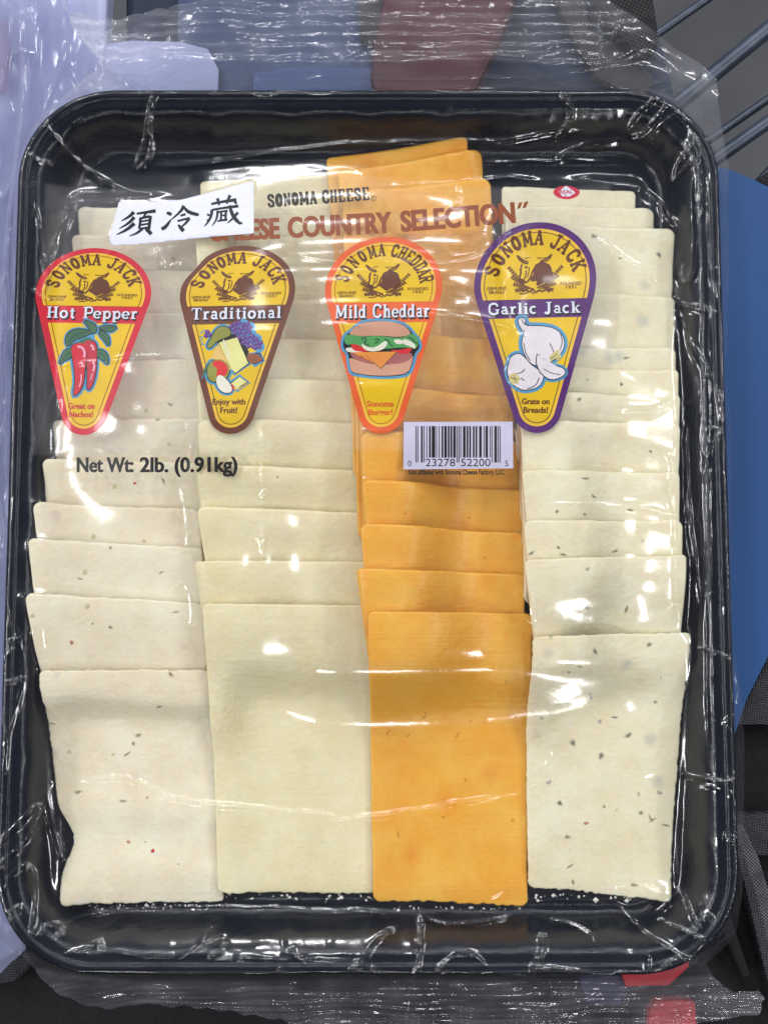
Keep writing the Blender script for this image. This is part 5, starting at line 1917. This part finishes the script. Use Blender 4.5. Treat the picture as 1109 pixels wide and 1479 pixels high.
pict(b, D, [('picture_halo', SKY, [poly(burger), outl(burger, 22)]),
            ('picture_outline', BLK, [poly([(475 + (x - 450) * .97 - 25, 860 + (y - 860) * .97) for x, y in burger])]),
            ('bun_picture', BUN, [poly(topb), poly(botb)]),
            ('meat_picture', HAM, [poly(ham)]),
            ('onion_picture', CRM, [poly(ccurve([(190, 850), (260, 850), (330, 880), (240, 885), (200, 878)], 1))]),
            ('tomato_picture', TOM, [poly(ccurve([(225, 830), (260, 808), (300, 830), (370, 875), (300, 880), (250, 870)], 1)), poly(ccurve([(500, 862), (560, 870), (640, 850), (670, 860), (640, 892), (580, 895)], 1))]),
            ('lettuce_picture', LET, [poly(let)]),
            ('onion_ring', CRM, [poly(ccurve([(300, 815), (350, 850), (410, 848), (480, 795), (492, 830), (450, 870), (370, 880), (320, 860)], 1)), poly(ccurve([(600, 785), (650, 800), (690, 830), (690, 862), (650, 840), (600, 825)], 1)), poly(ccurve([(528, 795), (580, 790), (625, 815), (560, 830)], 1))]),
            ('cheddar_picture', CHD, [poly([(235, 884), (300, 882), (560, 878), (520, 920), (445, 998), (390, 960), (340, 905)])]),
            ('lettuce_curl', DGRN, [ribbon(curve(p_, 2), 7) for p_ in ([(305, 790), (330, 775), (340, 800), (320, 815), (360, 835)], [(400, 795), (430, 785), (425, 810), (400, 820)], [(470, 790), (500, 800), (510, 830), (530, 840)], [(640, 775), (670, 790), (690, 820), (705, 815)])] + [ribbon([(340, 905), (445, 998)], 3), ribbon([(445, 998), (555, 880)], 3)]),
            ])

# 4 garlic
B4 = Badge([322.0, 432.3, 459.3, 625.0], [777, 772, 775.5], 88.0, -0.025)
b = make_badge(B4, PUR, DPU, JW, JA, 66, 'Garlic Jack', 160, 780, 662, 76, None, 'purple bordered badge with garlic bulbs')
slogan(b, C6, ('Grate on', 384, 1265, 568, 1265, 38, 0.015), ('Breads!', 396, 1322, 558, 1322, 38, 0.015), BRN)
D = Direct(C6)
g1 = ccurve([(385, 690), (410, 700), (400, 730), (430, 745), (520, 745), (600, 760), (650, 800), (670, 860), (650, 920), (600, 970), (540, 1000), (470, 1010), (420, 970), (390, 900), (385, 850), (400, 790), (365, 735), (360, 700)], 1)
g2 = ccurve([(310, 950), (360, 925), (400, 950), (450, 1010), (520, 1050), (530, 1090), (500, 1150), (420, 1172), (370, 1165), (310, 1120), (285, 1050), (300, 990)], 1)
cl_ = ccurve([(492, 925), (510, 980), (560, 1015), (640, 1015), (680, 1050), (650, 1085), (580, 1105), (520, 1070), (485, 1010), (482, 960)], 1)
pict(b, D, [('picture_halo', SKY, [outl(g1, 50), outl(g2, 46), outl(cl_, 40), poly(g1), poly(g2)]),
            ('picture_outline', BLK, [outl(g1, 12), outl(g2, 12)]),
            ('garlic_bulb_picture', GARL, [poly(g2)]),
            ('bulb_front_picture', GARL, [poly(g1)]),
            ('clove_outline', BLK, [outl(cl_, 13)]),
            ('garlic_clove_picture', GARL, [poly(cl_)]),
            ('garlic_line', BLK, [ribbon(curve(p_, 2), 5) for p_ in ([(395, 855), (410, 930), (440, 975)], [(640, 790), (655, 850), (640, 900)], [(570, 860), (590, 900), (600, 930)], [(400, 770), (395, 800), (405, 820)], [(385, 700), (395, 730), (430, 745)], [(350, 1065), (390, 1050), (405, 1030)], [(380, 1090), (400, 1110)], [(420, 1165), (480, 1140), (500, 1090)], [(530, 1030), (580, 1060), (640, 1070)])]),
            ('garlic_root', ROOT, [poly([(565, 955), (590, 925), (610, 910), (640, 900), (628, 930), (650, 940), (625, 950), (630, 980), (600, 960), (580, 985)]), poly([(300, 1080), (320, 1060), (340, 1055), (360, 1080), (380, 1100), (360, 1110), (365, 1135), (340, 1125), (320, 1140), (315, 1110), (298, 1105)])]),
            ('root_line', BLK, [ribbon([(575, 965), (620, 930)], 4), ribbon([(590, 975), (630, 955)], 3), ribbon([(310, 1090), (360, 1100)], 4), ribbon([(330, 1070), (345, 1125)], 4)])])

# printed words straight on the film
RUST = ink('rust_brown', (150, 70, 18))
BLK2 = ink('soft_black', (34, 30, 28))
I = Direct(lambda x, y: (x, y))
tl = [text_fit('CHEESE', 303, 348, 404, 343.5, 29, 0.03), text_fit('COUNTRY', 417, 343, 566, 335, 29, 0.03), text_fit('SELECTION', 580, 334, 744, 321, 29, 0.03)]
tl += [poly([(749, 293), (754, 292), (751, 301), (746, 302)]), poly([(757, 292), (763, 291), (759, 300), (754, 301)])]
tl = sum([bold3(q, 0.8) if i_ < 3 else [q] for i_, q in enumerate(tl)], [])
drape('title_lettering', tl, RUST, film, 1, cut=0.001)


def slab_line(word, x0, y0, x1, y1, h):
    out_ = []
    n = len(word)
    dx, dy = x1 - x0, y1 - y0
    l = math.hypot(dx, dy)
    ux, uy = dx / l, dy / l
    adv = []
    tot = 0
    for ch in word:
        a = .55 if ch == ' ' else (1.25 if ch == 'M' else 1.0)
        adv.append((ch, tot, a)); tot += a
    for ch, t0_, a in adv:
        if ch == ' ':
            continue
        for pts, w in slab(ch):
            P = []
            cw = l / tot * a * 0.92
            for x, y in pts:
                s_ = t0_ / tot * l + x * cw
                P.append((x0 + ux * s_ + uy * h * (1 - y), y0 + uy * s_ - ux * h * (1 - y)))
            wf = (cw + h) / 2
            out_.append(ribbon(P, [q * wf * 1.3 for q in w] if isinstance(w, list) else w * wf * 1.3))
    return out_


drape('brand_lettering', slab_line('SONOMA CHEESE', 387, 300, 535, 289, 19) + [ribbon(arc(539.5, 286.5, 3.4, 3.6, 0, 360, 14), 0.8), text_fit('R', 538, 288.5, 541.2, 288.3, 4, 0.0)], BLK2, film, 1, cut=0.001)
drape('net_weight_lettering', bold3(text_fit('Net Wt:', 112, 681.5, 193, 681.5, 21, 0.02), 0.6) + bold3(text_fit('2lb.', 203, 681.5, 243, 681.5, 21, 0.02), 0.6) + bold3(text_fit('(0.91kg)', 253, 681.5, 343, 681, 21, 0.02), 0.6), BLK, film, 1, cut=0.001)

# barcode
bar_bg = drape('barcode', [poly([(583, 609.5), (740, 609), (741, 676.5), (582.5, 678)])], ink('label_white', (214, 210, 232)), film, 0.5, cut=0.001)
Lc = ['0001101', '0011001', '0010011', '0111101', '0100011', '0110001', '0101111', '0111011', '0110111', '0001011']
dig = '023278522005'
bits = '101' + ''.join(Lc[int(c)] for c in dig[:6]) + '01010' + ''.join(''.join('1' if q == '0' else '0' for q in Lc[int(c)]) for c in dig[6:]) + '101'
shp = []
X0, X1 = 600.0, 722.5
mw = (X1 - X0) / 95
i = 0
while i < 95:
    if bits[i] == '1':
        j = i
        while j < 95 and bits[j] == '1':
            j += 1
        longb = i < 10 or i >= 85 or 45 <= i < 50
        yb = 668 if longb else 661
        shp.append(poly([(X0 + i * mw, 615.5), (X0 + j * mw, 615.5), (X0 + j * mw, yb), (X0 + i * mw, yb)]))
        i = j
    else:
        i += 1
drape('barcode_stripes', shp, BLK, bar_bg, 1.5, cut=0.001)
drape('barcode_digits', [text_fit('0', 589, 673.5, 594, 673.5, 8.2, 0), text_fit('23278', 614.5, 673.5, 657, 673.5, 10.8, 0), text_fit('52200', 665.5, 673.5, 708, 673.5, 10.8, 0), text_fit('5', 729, 673.5, 733.6, 673.5, 8.2, 0)], BLK, bar_bg, 1.5, cut=0.001)
drape('notice_lettering', [text_fit('Not affiliated with Sonoma Cheese Factory, LLC', 590, 685.3, 727.5, 685.3, 7.2, 0.03)], BLK2, film, 1, cut=0.001)

# small red dairy seal
rs_ = ccurve([(797, 277), (805, 270), (820, 268), (833, 272), (838, 278), (832, 285), (818, 289), (803, 285)], 1)
sl = drape('dairy_seal', [poly(rs_)], ink('seal_red', (206, 36, 66)), film, 0.5, cut=0.001)
drape('seal_panel', [poly([(806, 277), (817, 268.5), (828, 276), (830, 279), (822, 284), (812, 284)])], WHT, sl, 1.2, cut=0.001)
drape('seal_lettering', [text_fit('REAL', 807.5, 280, 827, 279.5, 5.0, 0.03), text_fit('R', 815, 284, 818, 284, 3, 0)], ink('seal_red', (206, 36, 66)), sl, 2.0, cut=0.001)

# white sticker stuck on the wrap
m_stk = plain('sticker_paper', srgb(232, 232, 252), 0.55, 0.03, 300)
STKO = [(160, 352), (159, 345), (172, 293), (176, 291), (220, 292), (262, 289), (305, 278), (364, 262), (367, 265), (367, 336), (365, 338), (320, 341), (262, 347), (215, 352), (166, 355)]
st_o = drape('sticker', [poly(STKO)], m_stk, None, 6, cut=0.001)
sm2 = st_o.modifiers.new('paper', 'SOLIDIFY')
sm2.thickness = 0.00012
sm2.offset = -1
tag(st_o, 'white paper sticker with three black brush characters on the wrap', 'sticker')
K = crop(3.577, 150, 250)
STR = [
    # first character
    ([(158, 203), (135, 226), (92, 250)], [13, 10, 2]), ([(160, 230), (130, 262), (80, 290)], [13, 9, 2]), ([(160, 262), (120, 296), (66, 321)], [14, 10, 2]),
    ([(172, 212), (215, 205), (270, 197)], [7, 9, 13]), ([(222, 206), (206, 230)], [9, 5]), ([(192, 232), (190, 262), (184, 290)], [10, 9, 8]), ([(190, 236), (240, 225)], [8, 9]), ([(243, 222), (240, 255), (234, 292)], [11, 10, 11]),
    ([(194, 252), (234, 245)], [6, 7]), ([(192, 270), (234, 263)], [6, 7]), ([(186, 290), (236, 282)], [7, 8]), ([(200, 290), (175, 312), (133, 328)], [11, 8, 2]), ([(218, 290), (236, 304), (248, 318)], [9, 14, 12]),
    # second character
    ([(326, 208), (340, 210), (352, 218)], [6, 13, 8]), ([(300, 292), (322, 280), (352, 238)], [11, 13, 2]), ([(416, 170), (398, 202), (345, 246)], [13, 9, 2]), ([(414, 178), (440, 205), (492, 218)], [6, 13, 10]),
    ([(398, 222), (424, 214)], [7, 8]), ([(382, 250), (420, 240), (446, 234)], [7, 7, 9]), ([(444, 236), (424, 262), (402, 280)], [10, 8, 4]), ([(386, 268), (402, 288), (414, 302)], [5, 14, 13]),
    # third character
    ([(556, 162), (610, 150), (686, 140)], [8, 9, 13]), ([(588, 132), (598, 168)], [11, 6]), ([(654, 116), (644, 136), (636, 162)], [12, 9, 4]), ([(560, 192), (620, 182), (696, 172)], [7, 8, 11]),
    ([(560, 192), (556, 225), (540, 255), (520, 278)], [11, 9, 7, 2]), ([(536, 214), (548, 222)], [9, 6]), ([(534, 248), (548, 240)], [8, 5]), ([(590, 196), (585, 240), (560, 276)], [9, 7, 2]), ([(585, 204), (642, 196)], [6, 7]), ([(588, 250), (640, 242)], [6, 8]),
    ([(608, 205), (606, 245)], [7, 7]), ([(632, 202), (630, 244)], [8, 8]), ([(608, 222), (634, 218)], [6, 6]), ([(652, 168), (660, 205), (680, 240), (708, 266)], [9, 12, 14, 6]), ([(712, 266), (711, 252)], [9, 2]),
    ([(694, 205), (672, 232), (638, 262)], [11, 8, 2]), ([(676, 150), (688, 160)], [8, 8]),
]
KD = Direct(K)
shs = []
for pts, w in STR:
    n = len(pts)
    P = curve(pts, 2) if n > 2 else pts
    ws = [w[0] + (w[-1] - w[0]) * i / (len(P) - 1) for i in range(len(P))] if n == 2 else [float(np.interp(i / (len(P) - 1), np.linspace(0, 1, n), w)) for i in range(len(P))]
    shs.append(KD.P(ribbon(P, [q * 1.55 for q in ws])))
lay = []
drape('brush_lettering', shs, ink('brush_black', (14, 12, 14)), st_o, 7.2, cut=0.001)

# ================================================================== PALE BAG AT THE LEFT
m_pbag = film_mat('milky_film', tint=(0.9, 0.9, 0.97), haze_col=(0.46, 0.49, 0.68), gloss=1.6, rough=0.12, base_haze=0.60, hz=0.3)
PB = [(-90, -70), (92, -70), (100, 20), (118, 58), (150, 92), (196, 128), (214, 160), (150, 260), (70, 300), (60, 1130), (44, 1340), (38, 1372), (0, 1408), (-90, 1440)]
pbw = [tuple(map(float, UP(x, y, -0.004))) for x, y in PB]
xs = np.arange(-0.20, -0.07, 0.0005)
ys = np.arange(-0.235, 0.25, 0.0005)
BX, BY = np.meshgrid(xs, ys)
bpx, bpy_ = PX(BX, BY, -0.004)
BZ = -0.0045 + 0.0015 * fbm(BX * 45, BY * 22, 201, 3) + 0.0006 * np.maximum(creases(BX, BY * 0.4, 110, 211, .8), 0)
kv = inpoly(BX, BY, pbw)
kp = kv[:-1, :-1] & kv[:-1, 1:] & kv[1:, 1:] & kv[1:, :-1]
pbag = grid_obj('pale_plastic_bag', BX, BY, BZ, kp, m_pbag, attr={'haze': np.full(BX.shape, 0.5) + 0.4 * fbm(BX * 30, BY * 30, 5, 2)})
tag(pbag, 'milky lavender plastic bag lying beside the tray under its left edge', 'bag')
m_strip = film_mat('strip_film', tint=(0.95, 0.95, 1), haze_col=(0.70, 0.72, 0.88), gloss=2.0, rough=0.1, base_haze=0.25, hz=0)


def strip(name, pts, w, h, parent):
    V, F = [], []
    P = curve(pts, 3)
    n = 9
    for i, (x, y) in enumerate(P):
        a, b = P[max(i - 1, 0)], P[min(i + 1, len(P) - 1)]
        dx, dy = b[0] - a[0], b[1] - a[1]
        l = math.hypot(dx, dy)
        for k in range(n):
            s_ = k / (n - 1) * 2 - 1
            X_, Y_ = x - dy / l * w / 2 * s_, y + dx / l * w / 2 * s_
            wx, wy = UP(X_, Y_, 0.0)
            hh = h * (1 - s_ * s_) * (1 + 0.25 * math.cos(6 * s_))
            V.append((float(wx), float(wy), -0.0008 + hh + 0.0004 * float(vnoise(y * 0.11, x, 77))))
    for i in range(len(P) - 1):
        for k in range(n - 1):
            F.append((i * n + k, i * n + k + 1, (i + 1) * n + k + 1, (i + 1) * n + k))
    return mesh_obj(name, V, F, m_strip, parent)


strip('zipper_strip', [(35, 70), (36, 100), (34, 160), (28, 230), (18, 300), (10, 380), (4, 480), (-4, 600), (-10, 700)], 16, 0.0022, pbag)
strip('zipper_end', [(33, 12), (34, 40), (35, 78)], 40, 0.0030, pbag)
m_pinkp = plain('pink_packet', srgb(170, 100, 140), 0.5, 0.2, 40)
pk_ = prism('pink_packet', [(-60, 20), (8, 30), (14, 60), (8, 130), (-60, 150)], -0.014, -0.010, m_pinkp, bev=0.001)
tag(pk_, 'pink packet showing faintly inside the milky bag', 'packet')
m_und = plain('pale_board', srgb(176, 182, 214), 0.6, 0.12, 20)
ub = prism('pale_board', [(-200, -100), (160, -100), (150, 110), (90, 500), (60, 1100), (30, 1372), (-200, 1500)], -0.028, -0.016, m_und, bev=0.002)
tag(ub, 'pale grey board underneath the milky bag', 'board')
